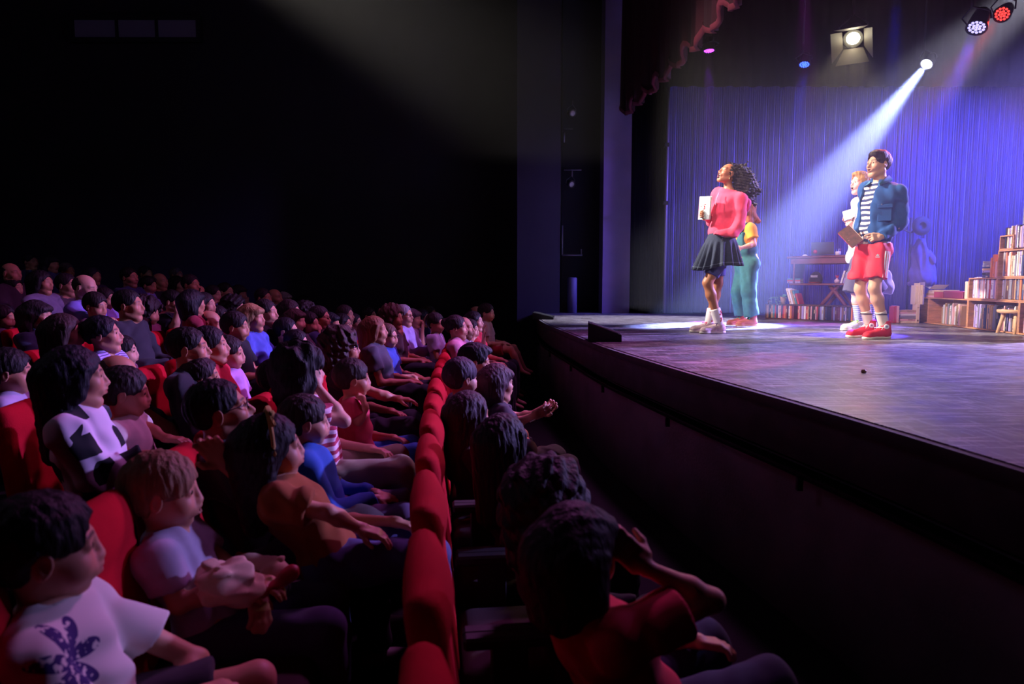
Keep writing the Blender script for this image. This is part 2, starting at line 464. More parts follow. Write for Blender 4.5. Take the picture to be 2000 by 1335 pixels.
def hair_sd(H, style, seed=1):
    S = SD(); h, M = H.s, H.M
    E = lambda x, y, z, a, b, c, k=.025, sub=False: S.ell(H.P(x, y, z), np.array([a, b, c])*h, M, k*h, sub)
    B = lambda x, y, z, a, b, c, k=.02, sub=True: S.box(H.P(x, y, z), np.array([a, b, c])*h, M, .004, k*h, sub)
    C = lambda p, q, r0, r1, k=.03, sub=False: S.rc(H.P(*p), H.P(*q), r0*h, r1*h, k*h, sub)
    noise = (.0028*h, 150/h, seed, (1, 1, .35)); RR = random.Random(seed)
    if style in ('short', 'side', 'boy', 'fringe', 'quiff'):
        th = {'short': .010, 'side': .016, 'boy': .016, 'fringe': .018, 'quiff': .017}[style]
        E(-.018, 0, .038, .100+th, .078+th*.75, .090+th)
        if style == 'side': E(.030, .012, .100, .072, .066, .034); E(.078, .02, .082, .034, .045, .024)
        if style == 'quiff': E(.045, 0, .108, .055, .06, .030)
        zf = {'short': .082, 'side': .080, 'boy': .072, 'fringe': .046, 'quiff': .088}[style]
        S.ell(H.P(.120, 0, zf-.080), np.array([.088, .068, .085])*h, M, .010*h, True)      # face opening
        B(.140, 0, zf-.215, .085, .16, .15)
        zs = {'short': .0, 'side': -.002, 'boy': .004, 'fringe': -.004, 'quiff': .0}[style]
        B(.05, 0, zs-.15, .078, .16, .15)                      # below the sideburns
        E(-.006, .098, -.010, .027, .024, .036, .008, True); E(-.006, -.098, -.010, .027, .024, .036, .008, True)
        B(0, 0, -.20 if style != 'fringe' else -.235, .3, .2, .135)
    elif style == 'buzz' or style == 'bald':
        E(-.022, 0, .026, .094+.002, .078+.001, .084)
        B(.15, 0, -.10, .105, .2, .17); B(0, 0, -.2, .3, .2, .13)
        if style == 'bald': E(.02, 0, .11, .10, .062, .085, .01, True)
        noise = (.0015*h, 90/h, seed)
    elif style in ('long', 'bob', 'bushy', 'wavy', 'curly', 'afro', 'bun', 'ribbon', 'pony'):
        E(-.02, 0, .036, .114, .092, .104)
        if style in ('bun', 'pony'):
            S.ell(H.P(.120, 0, .0), np.array([.090, .070, .085])*h, M, .010*h, True); B(.13, 0, -.14, .085, .16, .15); B(.03, 0, -.19, .1, .2, .18); B(0, 0, -.21, .3, .2, .14)
            if style == 'bun': E(-.125, 0, .06, .042, .045, .045, .015)
            else: C((-.12, 0, .03), (-.15, 0, -.12), .035, .02, .02); 
        else:
            ln = {'long': -.30, 'bob': -.12, 'bushy': -.15, 'wavy': -.38, 'curly': -.14, 'afro': -.02, 'ribbon': -.26}[style]
            wd = {'long': .030, 'bob': .035, 'bushy': .055, 'wavy': .034, 'curly': .05, 'afro': .07, 'ribbon': .032}[style]
            for y in (-1, 1):
                C((-.03, .062*y, .0), (-.045, .075*y, ln*.55), wd+.008, wd, .04)
                C((-.045, .075*y, ln*.55), (-.02, .078*y, ln), wd, wd*.55, .04)
                C((-.09, .035*y, .02), (-.085, .045*y, ln), wd+.02, wd*.8, .05)
                if style in ('long', 'wavy', 'bushy', 'curly'): C((.028, .076*y, .045), (.005, .085*y, -.06), .022, .026, .03)
            C((-.10, 0, 0), (-.09, 0, ln), .055, .04, .05)
            if style in ('bushy', 'curly', 'afro'): E(-.03, 0, .05, .135, .118, .118)
            if style == 'afro': E(-.05, 0, .05, .17, .15, .15)
            if style in ('bushy', 'curly'): noise = (.013*h, 60/h, seed)
            if style == 'afro': noise = (.02*h, 70/h, seed)
            S.ell(H.P(.125, 0, -.005), np.array([.090, .064, .085])*h, M, .010*h, True); B(.150, 0, -.17, .100, .055, .16)
            B(.13, 0, -.15, .075, .16, .17)
            if style == 'bob': E(.055, 0, .065, .055, .070, .032)
    return S, noise

SEAT_H = .44
def seated(c, gaze, s, *, body=None, torso=None, lean=(0, 0), larm='lap', rarm='lap', legs='down', child=False, lift=None, cross=False, bulk=1.):
    """joints of a seated figure from its head centre; body = way the chest faces"""
    J = {}; c = np.array(c, float); J['s'] = s
    b = nrm((body[0], body[1], 0)) if body is not None else nrm((gaze[0], gaze[1], 0)); l = np.array([-b[1], b[0], 0]); z = np.array([0, 0, 1.])
    J['b'], J['l'] = b, l; J['bulk'] = bulk
    tl = (.47 if not child else .45)*s
    up = nrm(z+lean[0]*b+lean[1]*l)
    neck = c-z*.115*s*(1 if not child else 1.05)-b*.022*s
    J['neck'] = neck; J['chest'] = neck-up*.17*s-b*.0*s; J['pelvis'] = neck-up*(tl)-b*.02*s; J['up'] = up
    J['bel'] = neck-up*.33*s+b*.01*s
    shw = (.175 if not child else .15)*s
    for sd, L in ((1, 'L'), (-1, 'R')):
        sh = neck-up*.075*s+l*shw*sd; J['sh'+L] = sh
        hp = J['pelvis']+l*.085*s*sd; J['hip'+L] = hp
        kn = hp+b*.42*s+l*.05*s*sd+z*.03*s
        if legs == 'up': kn = hp+b*.33*s+z*.20*s+l*.05*s*sd
        an = kn+b*.02*s-z*.40*s
        if cross and sd == (1 if cross == 'L' else -1): kn = hp+b*.42*s-l*.06*s*sd+z*.10*s; an = kn+b*.18*s-l*.22*s*sd-z*.20*s
        if legs == 'short': an = kn+b*.16*s-z*.30*s
        J['kn'+L] = kn; J['an'+L] = an
        pose = larm if sd > 0 else rarm
        if isinstance(pose, tuple): el, wr, hd, hn = [np.array(q, float) for q in pose[:4]]; 
        elif pose == 'lap':
            el = sh-up*.26*s+b*.05*s+l*.06*s*sd; wr = J['pelvis']+b*.27*s+z*.12*s+l*.06*s*sd; hd = b*.9-l*.5*sd-z*.15; hn = -z-l*.2*sd
        elif pose == 'chin':
            el = J['pelvis']+b*.30*s+z*.14*s+l*.12*s*sd; wr = c+b*.10*s-z*.17*s+l*.03*s*sd; hd = z*.8-l*.25*sd+b*.05; hn = -b*.6-l*.6*sd
        elif pose == 'cheek':
            el = J['pelvis']+b*.22*s+z*.17*s+l*.2*s*sd; wr = c+b*.03*s-z*.15*s+l*.09*s*sd; hd = z*.9-l*.15*sd; hn = -l*.9*sd-b*.2
        elif pose == 'cross':
            el = sh-up*.26*s+b*.04*s+l*.05*s*sd; wr = J['bel']+b*.17*s-l*.05*s*sd; hd = -l*sd+z*.15; hn = -b
        elif pose == 'mouth':
            el = sh-up*.22*s+b*.16*s+l*.06*s*sd; wr = c+b*.13*s-z*.13*s+l*.02*s*sd; hd = z*.75-l*.5*sd; hn = -b
        elif pose == 'arm':        # along the armrest
            el = sh-up*.25*s-b*.02*s+l*.08*s*sd; wr = el+b*.24*s+z*.02*s; hd = b-z*.15; hn = -z
        elif pose == 'fwd':
            el = sh-up*.23*s+b*.10*s+l*.05*s*sd; wr = el+b*.22*s+z*.06*s-l*.03*s*sd; hd = b-z*.1-l*.3*sd; hn = -z*.7-l*.6*sd
        J['el'+L], J['wr'+L], J['hd'+L], J['hn'+L] = el, wr, hd, hn
    return J

def body_sd(J, H, feet=True, fem=False, child=False, fingers=True):
    S = SD(); s = J['s']; b, l, up = J['b'], J['l'], J.get('up', np.array([0, 0, 1.])); bk = J.get('bulk', 1.)
    T = np.stack([np.cross(l, up), l, up], 1)
    H.add(S)
    S.rc(H.P(-.025, 0, -.05), J['neck']-up*.03*s, .050*H.s if not (fem or child) else .043*H.s, (.055 if not (fem or child) else .045)*s, k=.03*s, tg='neck')
    ch = J['chest']; pe = J['pelvis']; be = J['bel']
    S.ell(ch, np.array([.105, .150 if not (fem or child) else .132, .165])*s*np.array([bk, bk, 1]), T, .04*s, tg='torso')
    S.ell(be, np.array([.100, .135 if not fem else .120, .15])*s*np.array([bk**1.5, bk, 1]), T, .05*s, tg='torso')
    if fem:
        for y in (-1, 1): S.ell(ch+T @ (np.array([.065, .060*y, -.035])*s), np.array([.050, .058, .055])*s, T, .04*s, tg='torso')
    S.ell(pe, np.array([.105, .150 if not fem else .158, .115])*s*np.array([bk, bk, 1]), T, .05*s, tg='pelvis')
    for L in 'LR':
        sh, el, wr = J['sh'+L], J['el'+L], J['wr'+L]
        S.rc(J['neck']-up*.055*s, sh, .045*s, .052*s, k=.05*s, tg='torso')
        a = 1. if not (fem or child) else .84
        S.rc(sh, el, .050*s*a, .038*s*a, k=.03*s, tg='uarm'+L)
        S.rc(el, el+(wr-el)*.35, .038*s*a, .040*s*a, k=.02*s, tg='farm'+L)
        S.rc(el+(wr-el)*.35, wr, .040*s*a, .0245*s*a, k=.02*s, tg='farm'+L)
        if fingers:
            sd = 1 if L == 'L' else -1
            kw = J.get('hk'+L, {})
            # thumb side: for palm normal n and finger direction d
            hand(S, wr, J['hd'+L], J['hn'+L], kw.pop('side', -sd) if kw else -sd, s=.98*s if not child else 1.02*s, **kw)
        hp, kn, an = J['hip'+L], J['kn'+L], J['an'+L]
        S.rc(hp, kn, .082*s*(1.06 if fem else 1), .051*s, k=.04*s, tg='thigh'+L)
        S.rc(kn, kn+(an-kn)*.3, .049*s, .053*s, k=.03*s, tg='calf'+L)
        S.rc(kn+(an-kn)*.3, an, .053*s, .033*s, k=.03*s, tg='calf'+L)
        if feet:
            fd = J.get('foot'+L, nrm(b*1+np.array([0, 0, -.25])))
            S.rc(an+np.array([0, 0, -.03])*s, an+np.array([0, 0, -.045])*s+fd*.13*s, .034*s, .026*s, k=.03*s, tg='foot')
    return S

def top_sd(J, B, e=.016, sleeve='short', hem=.0, neck=.075, tags=('torso',), vee=0):
    s = J['s']; up = J.get('up', np.array([0, 0, 1.])); T = SD(); T.ext(B, tags, e*s)
    T.ext(B, ('pelvis',), (e+.004)*s)
    for L in 'LR':
        sh, el, wr = J['sh'+L], J['el'+L], J['wr'+L]; a = .052*s+e*s
        if sleeve == 'none': continue
        if sleeve == 'short':
            d = nrm(el-sh); q = sh+d*np.linalg.norm(el-sh)*.62
            T.rc(sh, q, a+.004*s, a+.006*s, k=.03*s, cuts=[(q, d)], tg='slv')
        elif sleeve == 'mid':
            T.rc(sh, el, a, .045*s+e*s, k=.03*s); d = nrm(wr-el); q = el+(wr-el)*.3
            T.rc(el, q, .045*s+e*s, .046*s+e*s, k=.02*s, cuts=[(q, d)])
        else:
            T.rc(sh, el, a, .042*s+e*s, k=.03*s); d = nrm(wr-el); q = el+(wr-el)*.97
            T.rc(el, q, .044*s+e*s, .031*s+e*s, k=.02*s, cuts=[(q, d)])
    nk = J['neck']
    T.rc(nk-up*.01*s, nk+up*.2*s, neck*s, neck*s*1.0, k=.01*s, sub=True)
    if vee: T.rc(nk-up*.005*s+J['b']*.05*s, nk-up*vee*s+J['b']*.14*s, .045*s, .01*s, k=.008*s, sub=True)
    cuts = [(J['pelvis']-up*(.02-hem)*s, -up)]
    return T, cuts
def legs_sd(J, B, e=.016, length=1., flare=0.):
    s = J['s']; up = J.get('up', np.array([0, 0, 1.])); T = SD().ext(B, ('pelvis',), e*s)
    for L in 'LR':
        hp, kn, an = J['hip'+L], J['kn'+L], J['an'+L]
        if length >= 1:
            T.rc(hp, kn, .090*s+e*s, .062*s+e*s, k=.04*s); d = nrm(an-kn); q = kn+(an-kn)*.95
            T.rc(kn, kn+(an-kn)*.4, .062*s+e*s, .060*s+e*s, k=.03*s); T.rc(kn+(an-kn)*.4, q, .060*s+e*s, .050*s+e*s+flare*s, k=.02*s, cuts=[(q, d)])
        else:
            d = nrm(kn-hp); q = hp+(kn-hp)*length; T.rc(hp, q, .088*s+e*s, .078*s+e*s+flare*s, k=.03*s, cuts=[(q, d)])
    return T, [(J['pelvis']+up*.07*s, up)]

def shoe(name, an, d, s, mats, parent, org, L=.27, high=False, col2=None, laces=None):
    """a shoe around the ankle: upper, with sole and laces as sub-parts"""
    an = np.array(an, float); X = nrm((d[0], d[1], 0)); Y = np.array([-X[1], X[0], 0]); Z = np.array([0, 0, 1.]); M = np.stack([X, Y, Z], 1)
    P = lambda x, y, z: an+s*(x*X+y*Y)+Z*(z*s)
    zb = -.085
    U = SD()
    U.rc(P(-.01, 0, zb+.075), P(.065, 0, zb+.05), .040*s, .030*s, k=.03*s)
    U.rc(P(-.045, 0, zb+.045), P(.0, 0, zb+.055), .034*s, .038*s); U.rc(P(0, 0, zb+.055), P(L-.11, 0, zb+.035), .040*s, .036*s, k=.04*s)
    U.ell(P(L-.115, 0, zb+.028), np.array([.055, .042, .03])*s, M, .03*s)
    U.rc(P(-.015, 0, zb+.06), P(-.012, 0, zb+(.15 if high else .085)), .046*s, (.054 if high else .046)*s, k=.03*s, cuts=[(P(0, 0, zb+(.165 if high else .095)), Z)])
    me = U.mesh('upper', .006*s+.001, cuts=[(P(0, 0, zb+.012), -Z)], mats=mats[0], org=org); o = link(name, me, parent)
    So = SD(); So.ell(P(-.03, 0, zb+.012), np.array([.050, .038, .03])*s, M); So.rc(P(-.03, 0, zb+.012), P(L-.12, 0, zb+.012), .038*s, .042*s, k=.02*s); So.ell(P(L-.115, 0, zb+.012), np.array([.062, .044, .03])*s, M)
    me = So.mesh('sole', .006*s+.001, cuts=[(P(0, 0, zb+.026), Z), (P(0, 0, zb), -Z)], mats=mats[1], org=org); link('sole', me, o)
    if laces:
        mb = MB()
        for i in range(5):
            x = .045+i*.022; z = zb+.098-i*.0085+(.018 if high and i == 0 else 0)
            mb.tube([P(x, -.026, z-.014)-org, P(x+.004, 0, z)-org, P(x, .026, z-.014)-org], .004*s, 6)
            mb.tube([P(x, -.02, z-.008)-org, P(x+.018, .02, z-.014)-org], .004*s, 6)
        mb.tube([P(.05, .0, zb+.10)-org, P(.04, .04, zb+.11)-org, P(.055, .035, zb+.085)-org], .004*s, 6); mb.tube([P(.05, .0, zb+.10)-org, P(.06, -.045, zb+.10)-org, P(.06, -.03, zb+.075)-org], .004*s, 6)
        mb.build('laces', laces, o)
    return o
# ------------------------------------------------------------------ the four performers
ORG0 = np.zeros(3)
def standing(p, *, neck, shL, shR, elL, elR, wrL, wrR, pelvis, hipL, hipR, knL, knR, anL, anR, b, s, hdL, hdR, hnL, hnR, bulk=1.):
    J = dict(neck=neck, shL=shL, shR=shR, elL=elL, elR=elR, wrL=wrL, wrR=wrR, pelvis=pelvis, hipL=hipL, hipR=hipR, knL=knL, knR=knR, anL=anL, anR=anR, s=s,
             hdL=np.array(hdL, float), hdR=np.array(hdR, float), hnL=np.array(hnL, float), hnR=np.array(hnR, float), bulk=bulk)
    J['up'] = nrm(neck-pelvis); bb = nrm(b); l = nrm(np.cross(J['up'], bb)); J['b'] = np.cross(l, J['up']); J['l'] = l
    J['chest'] = neck+(pelvis-neck)*.36; J['bel'] = neck+(pelvis-neck)*.70
    return J
def finish(root, org, J, H, B, h, fine=(), hair=None, hs=None, hairh=None, hcol=None, iris='2a1a10', shut=False):
    me = B.mesh('body', h, fine=fine, mats=SKIN, color=H.color(), org=org); o = link('body', me, root)
    H.eyes(root, org, iris, shut)
    if hair:
        S, nz = hair_sd(H, hair, hs or 1); me = S.mesh('hair', hairh or h, noise=nz, mats=hair_mat(hcol or H.hair), org=org); link('hair', me, root)
    return o
def headbox(H, r=.15): return (H.c-r*H.s, H.c+r*H.s)

# ------------------------------------------------------------------ the setting
def struct(name, mb, mats, label=None):
    o = mb.build(name, mats); o['kind'] = 'structure'
    return o
def floor_mat():
    m = bpy.data.materials.new('stage_floor_boards'); m.use_nodes = True; nt = m.node_tree; N = nt.nodes.new; L = nt.links.new
    b = nt.nodes['Principled BSDF']; tc = N('ShaderNodeTexCoord'); P = tc.outputs['Object']
    def noise(sc_, det, scale=(1, 1, 1), rot=0, dist=0):
        mp = N('ShaderNodeMapping'); mp.inputs['Scale'].default_value = scale; mp.inputs['Rotation'].default_value = (0, 0, rot); L(P, mp.inputs[0])
        n = N('ShaderNodeTexNoise'); n.inputs['Scale'].default_value = sc_; n.inputs['Detail'].default_value = det; n.inputs['Distortion'].default_value = dist; L(mp.outputs[0], n.inputs[0]); return n.outputs[0]
    def ramp(src, p0, c0, p1, c1):
        r = N('ShaderNodeValToRGB'); e = r.color_ramp.elements; e[0].position = p0; e[1].position = p1; e[0].color = (*c0, 1); e[1].color = (*c1, 1); L(src, r.inputs[0]); return r.outputs[0]
    base = ramp(noise(2.2, 8, (1, .5, 1)), .3, (.045, .038, .042), .72, (.15, .125, .135))
    def mixc(fac, a, c):
        x = N('ShaderNodeMix'); x.data_type = 'RGBA'; L(fac, x.inputs[0]); L(a, x.inputs[6])
        if isinstance(c, tuple): x.inputs[7].default_value = (*c, 1)
        else: L(c, x.inputs[7])
        return x.outputs[2]
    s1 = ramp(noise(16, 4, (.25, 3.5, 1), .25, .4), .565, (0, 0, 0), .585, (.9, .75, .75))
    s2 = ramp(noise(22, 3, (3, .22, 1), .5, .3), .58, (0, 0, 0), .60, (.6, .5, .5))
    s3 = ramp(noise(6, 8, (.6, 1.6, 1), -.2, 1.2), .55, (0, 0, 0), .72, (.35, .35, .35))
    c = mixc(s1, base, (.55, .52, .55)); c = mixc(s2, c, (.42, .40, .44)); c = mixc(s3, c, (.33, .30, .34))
    # seams between the vinyl strips
    sx = N('ShaderNodeSeparateXYZ'); L(P, sx.inputs[0])
    mm = N('ShaderNodeMath'); mm.operation = 'FRACT'; dv = N('ShaderNodeMath'); dv.operation = 'DIVIDE'; dv.inputs[1].default_value = 1.6; L(sx.outputs[1], dv.inputs[0]); L(dv.outputs[0], mm.inputs[0])
    seam = ramp(mm.outputs[0], .0, (1, 1, 1), .006, (0, 0, 0)); c = mixc(seam, c, (.01, .01, .012))
    L(c, b.inputs['Base Color'])
    rr = ramp(noise(5, 6), .3, (.28, .28, .28), .75, (.5, .5, .5)); L(rr, b.inputs['Roughness'])
    bp = N('ShaderNodeBump'); bp.inputs['Strength'].default_value = .25; bp.inputs['Distance'].default_value = .004; L(noise(30, 5, (1, .4, 1)), bp.inputs['Height']); L(bp.outputs[0], b.inputs['Normal'])
    return m
EDGE_PX = [(1046, 611), (1052, 620), (1068, 631), (1120, 651), (1180, 675), (1290, 708), (1390, 737), (1600, 794), (1800, 851), (2000, 912)]
E_ = [on_z(u, v, STZ)[:2] for u, v in EDGE_PX]
E_ += [np.array([1.62, 1.2]), np.array([1.78, .2]), np.array([1.9, -1.5])]
def resample(pts, n):
    pts = np.array(pts); k = np.concatenate([[0], np.cumsum(np.linalg.norm(np.diff(pts, axis=0), axis=1))]); t = np.linspace(0, k[-1], n)
    o = np.stack([np.interp(t, k, pts[:, j]) for j in range(2)], 1)
    for _ in range(6): o[1:-1] = (o[:-2]+2*o[1:-1]+o[2:])/4
    return o
EDGE = resample(E_, 70)
def edge_x(y): return float(np.interp(y, EDGE[::-1, 1], EDGE[::-1, 0]))
BACKY = 13.2; XR = 10.5; HALLX = -11.0; CEIL = 8.5
mb = MB(); poly = [tuple(p) for p in EDGE]+[(XR, -1.5), (XR, BACKY), (EDGE[0][0], BACKY)]
mb.prism(poly, STZ-.04, STZ); struct('stage_floor', mb, floor_mat())
# the curved front of the stage: upper band, black tray, lower panel
def off(dx):
    T_ = np.gradient(EDGE, axis=0); Nn = np.stack([T_[:, 1], -T_[:, 0]], 1); Nn /= np.linalg.norm(Nn, axis=1)[:, None]
    if Nn[30][0] > 0: Nn = -Nn
    return EDGE+Nn*dx
blk = mat('stage_front_black', '4a4650', .75, .15, 80, .3, 6); dk2 = mat('stage_front_panel', '7a6a78', .7, .2, 60, .25, 3)
def band(name, dx0, z0, dx1, z1, m, th=.02):
    a, b_ = off(dx0), off(dx1); mb = MB()
    mb.grid([[(*p, z1) for p in b_], [(*p, z0) for p in a], [(*p, z0) for p in off(dx0-th)], [(*p, z1) for p in off(dx1-th)], [(*p, z1) for p in b_]], smooth=True)
    o = struct(name, mb, m); return o
band('trim_1', .0, STZ-.27, .0, STZ-.04, blk); band('trim_2', .035, STZ-.055, .035, STZ-.005, blk, .05)
band('wall_stage_front', -.02, 0, -.05, STZ-.30, dk2)
band('trim_3', .05, STZ-.325, .05, STZ-.30, mat('tray_black', '08080a', .4), .08)
mb = MB(); e2 = off(.05)
for i in range(4, 60, 7): mb.box((*e2[i], STZ-.35), (.012, .012, .03))
struct('trim_4', mb, mat('tray_black', '08080a', .4))
# auditorium
carpet = mat('auditorium_carpet', '040306', .95, .4, 200, .3, 20)
ROWP = .92; RISE = .065
mb = MB(); mb.box((-4.0, 6, -.05), (6.2, 8.5, .05)); struct('floor', mb, carpet)
wallm = mat('auditorium_wall', '2b2530', .85, .15, 8, .15, 1.5)
mb = MB(); mb.box((HALLX/2-.2+.45/2, BACKY+.1, CEIL/2), ((-HALLX)/2+1.5, .1, CEIL/2)); struct('wall_back', mb, wallm)
mb = MB(); mb.box((HALLX-.1, 5, CEIL/2), (.1, 9, CEIL/2)); struct('wall_left', mb, wallm)
mb = MB(); mb.box((0, 5.5, CEIL+.05), (11.5, 8.2, .05)); struct('ceiling', mb, mat('ceiling_black', '1a181c', .9))
mb = MB(); mb.box((XR+.1, 6, CEIL/2), (.1, 8, CEIL/2)); struct('wall_right', mb, mat('wing_black', '101014', .9))
mb = MB(); mb.box((6.5, BACKY+.1, CEIL/2), (4.4, .1, CEIL/2)); struct('wall_stage_back', mb, mat('wing_black', '101014', .9))
# lit booth window high on the far wall
a_, b_ = pt(148, 75, BACKY-.02), pt(385, 40, BACKY-.02)
bw = MB(); bw.box(((a_[0]+b_[0])/2, BACKY-.02, (a_[2]+b_[2])/2), (abs(b_[0]-a_[0])/2, .02, abs(b_[2]-a_[2])/2)); w_ = struct('window_1', bw, mat('booth_glass', '6a5a7a', .4, emit='6a5a90', estr=.012))
mb = MB(); hx, hz = abs(b_[0]-a_[0])/2, abs(b_[2]-a_[2])/2; cx_, cz_ = (a_[0]+b_[0])/2, (a_[2]+b_[2])/2
for (x, z, sx, sz) in ((cx_, cz_+hz+.04, hx+.08, .04), (cx_, cz_-hz-.04, hx+.08, .04), (cx_-hx-.04, cz_, .04, hz), (cx_+hx+.04, cz_, .04, hz), (cx_-.3*hx, cz_, .02, hz), (cx_+.35*hx, cz_, .02, hz)): mb.box((x, BACKY-.05, z), (sx, .04, sz))
fr = mb.build('window_frame', mat('booth_frame', '1a161e', .7), w_)
# wing opening left of the stage: recess, masonry pillar, black leg
def px_box(name, u0, u1, y0, y1, z0, z1, m):
    x0 = pt(u0, 600, y0)[0]; x1 = pt(u1, 600, y0)[0]; mb = MB(); mb.box(((x0+x1)/2, (y0+y1)/2, (z0+z1)/2), ((x1-x0)/2, (y1-y0)/2, (z1-z0)/2)); return struct(name, mb, m)
px_box('wall_proscenium', 1010, 1093, 11.75, 12.4, .9, CEIL, wallm)
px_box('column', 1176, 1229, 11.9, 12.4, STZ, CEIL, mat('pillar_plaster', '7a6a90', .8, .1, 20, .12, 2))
px_box('wall_recess', 1090, 1180, 12.7, 12.8, STZ, CEIL, mat('recess_black', '2a2634', .9))
def drape(name, x0, x1, y, z0, z1, m, folds, amp, n, label, cat, mesh_name='cloth', slant=0, th=.01, seed=3):
    rr = random.Random(seed); ph = [rr.uniform(0, 6.28) for _ in range(5)]; mb = MB(); xs = np.linspace(x0, x1, n)
    def yy(x, t):
        u = (x-x0)/(x1-x0)*folds*6.283
        return y+amp*(math.sin(u+.8*math.sin(u*.13+ph[0]))+.45*math.sin(u*1.73+ph[1])+.35*math.sin(u*.41+ph[2]))*(.55+.45*t)
    zs = np.linspace(z1, z0, 6)
    F_ = [[(x, yy(x, (z1-z)/(z1-z0)), z) for x in xs] for z in zs]; B_ = [[(x, yy(x, (z1-z)/(z1-z0))+th, z) for x in xs] for z in zs[::-1]]
    mb.grid(F_+B_+[F_[0]]); o = mb.build(name, m); return tag(o, label, cat)
drape('masking_curtain', pt(1229, 600, 12.1)[0], pt(1293, 600, 12.1)[0], 12.1, STZ+.005, CEIL-.1, mat('black_serge', '08080b', .95, spec=.1), 7, .03, 90, 'black masking curtain hanging between pale pillar and string curtain', 'curtain')
XC0, XC1, YC = pt(1297, 600, 11.6)[0], XR-.1, 11.6
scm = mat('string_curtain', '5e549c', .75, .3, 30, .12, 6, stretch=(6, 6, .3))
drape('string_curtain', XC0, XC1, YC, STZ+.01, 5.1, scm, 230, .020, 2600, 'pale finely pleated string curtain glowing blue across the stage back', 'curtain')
mb = MB(); mb.tube([(XC0-.01, YC-.03, STZ+.01), (XC0-.0, YC-.03, 4.95)], .022, 10); o = mb.build('post', mat('pole_grey', '9088a0', .4, metal=.3)); tag(o, 'thin upright pole at edge of string curtain', 'pole'); o.name = 'curtain_pole'
for z in (2.9, 3.85):
    mb = MB(); mb.box((0, 0, 0), (.035, .035, .03)); mb.build('clamp', mat('clamp_black', '0c0c10', .5), o, (XC0-.02, YC-.05, z))
drape('border_drape', pt(1300, 300, 11.2)[0], XC1, 11.3, 4.72, 6.2, mat('black_serge', '08080b', .95, spec=.1), 30, .03, 300, 'black border drape hiding top of the string curtain', 'curtain', seed=8)
drape('border_drape', 2.35, XC1, 8.9, 5.9, 8.3, mat('black_serge', '08080b', .95, spec=.1), 30, .03, 300, 'black border drape hanging above the actors among the lamps', 'curtain', seed=9)
# scalloped red house pelmet running along the front of the stage
mb = MB(); n = 240; y0_, y1_ = 1.2, 11.6; rows = [[], [], [], []]
for i in range(n):
    t = i/(n-1); y = y0_+(y1_-y0_)*t; x = 2.22-.03*(y-6)**2*.3-.02*(y-6)
    sc_ = abs(math.sin(t*math.pi*17)); z = 4.30+.17*(1-sc_)+.012*math.sin(i*.9); x2 = x+.03*math.sin(i*1.1)+.02*math.sin(i*.47)
    rows[0].append((x, y, CEIL-.02)); rows[1].append((x2, y, z)); rows[2].append((x2+.05, y, z)); rows[3].append((x+.05, y, CEIL-.02))
mb.grid(rows); o = mb.build('house_pelmet', mat('pelmet_velvet', '380c18', .95)); tag(o, 'dark red scalloped velvet pelmet above the stage edge', 'pelmet')
mb = MB(); mb.grid([[(p[0]-.012, p[1], p[2]+.03) for p in rows[1]], [(p[0]-.012, p[1], p[2]-.03) for p in rows[1]], [(p[0]+.03, p[1], p[2]-.03) for p in rows[1]]]); mb.build('fringe', mat('fringe_red', '5a1828', .9), o)
mb = MB()
for i in range(160):
    t = i/159; mb.box((2.30, y0_+(y1_-y0_)*t, 6.4), (.03+.02*(i % 2), .03, .05))
# rigging: side boom in the recess with two old lanterns and a bracket, floor tube
bx_ = pt(1098, 500, 12.3)[0]; gm = mat('boom_grey', '8a8498', .5, metal=.4)
bo = empty('lighting_boom', (bx_, 12.3, STZ), 0, 'thin grey side lighting boom with brackets in the dark recess', 'lighting boom')
zt = lambda v: pt(1098, v, 12.3)[2]-STZ
mb = MB(); mb.tube([(0, 0, zt(498)), (0, 0, zt(440))], .018, 8); mb.tube([(0, 0, zt(498)), (.36, 0, zt(498))], .018, 8); mb.tube([(.34, 0, zt(498)), (.34, 0, zt(486))], .012, 8); mb.build('frame', gm, bo)
mb = MB(); mb.tube([(.02, 0, zt(278)), (.02, 0, zt(258))], .02, 8); mb.tube([(.02, 0, zt(252)), (.17, 0, zt(252))], .008, 6); mb.build('bracket', gm, bo)
mb = MB(); mb.tube([(.02, 0, zt(332)), (.33, 0, zt(332))], .012, 8); mb.tube([(.17, 0, zt(332)), (.17, 0, zt(345))], .01, 8); mb.build('bracket', gm, bo)
mb = MB(); mb.tube([(-.04, .08, 0), (-.04, .08, 6.2)], .03, 8); mb.build('pole', mat('boom_black', '18161c', .5), bo)
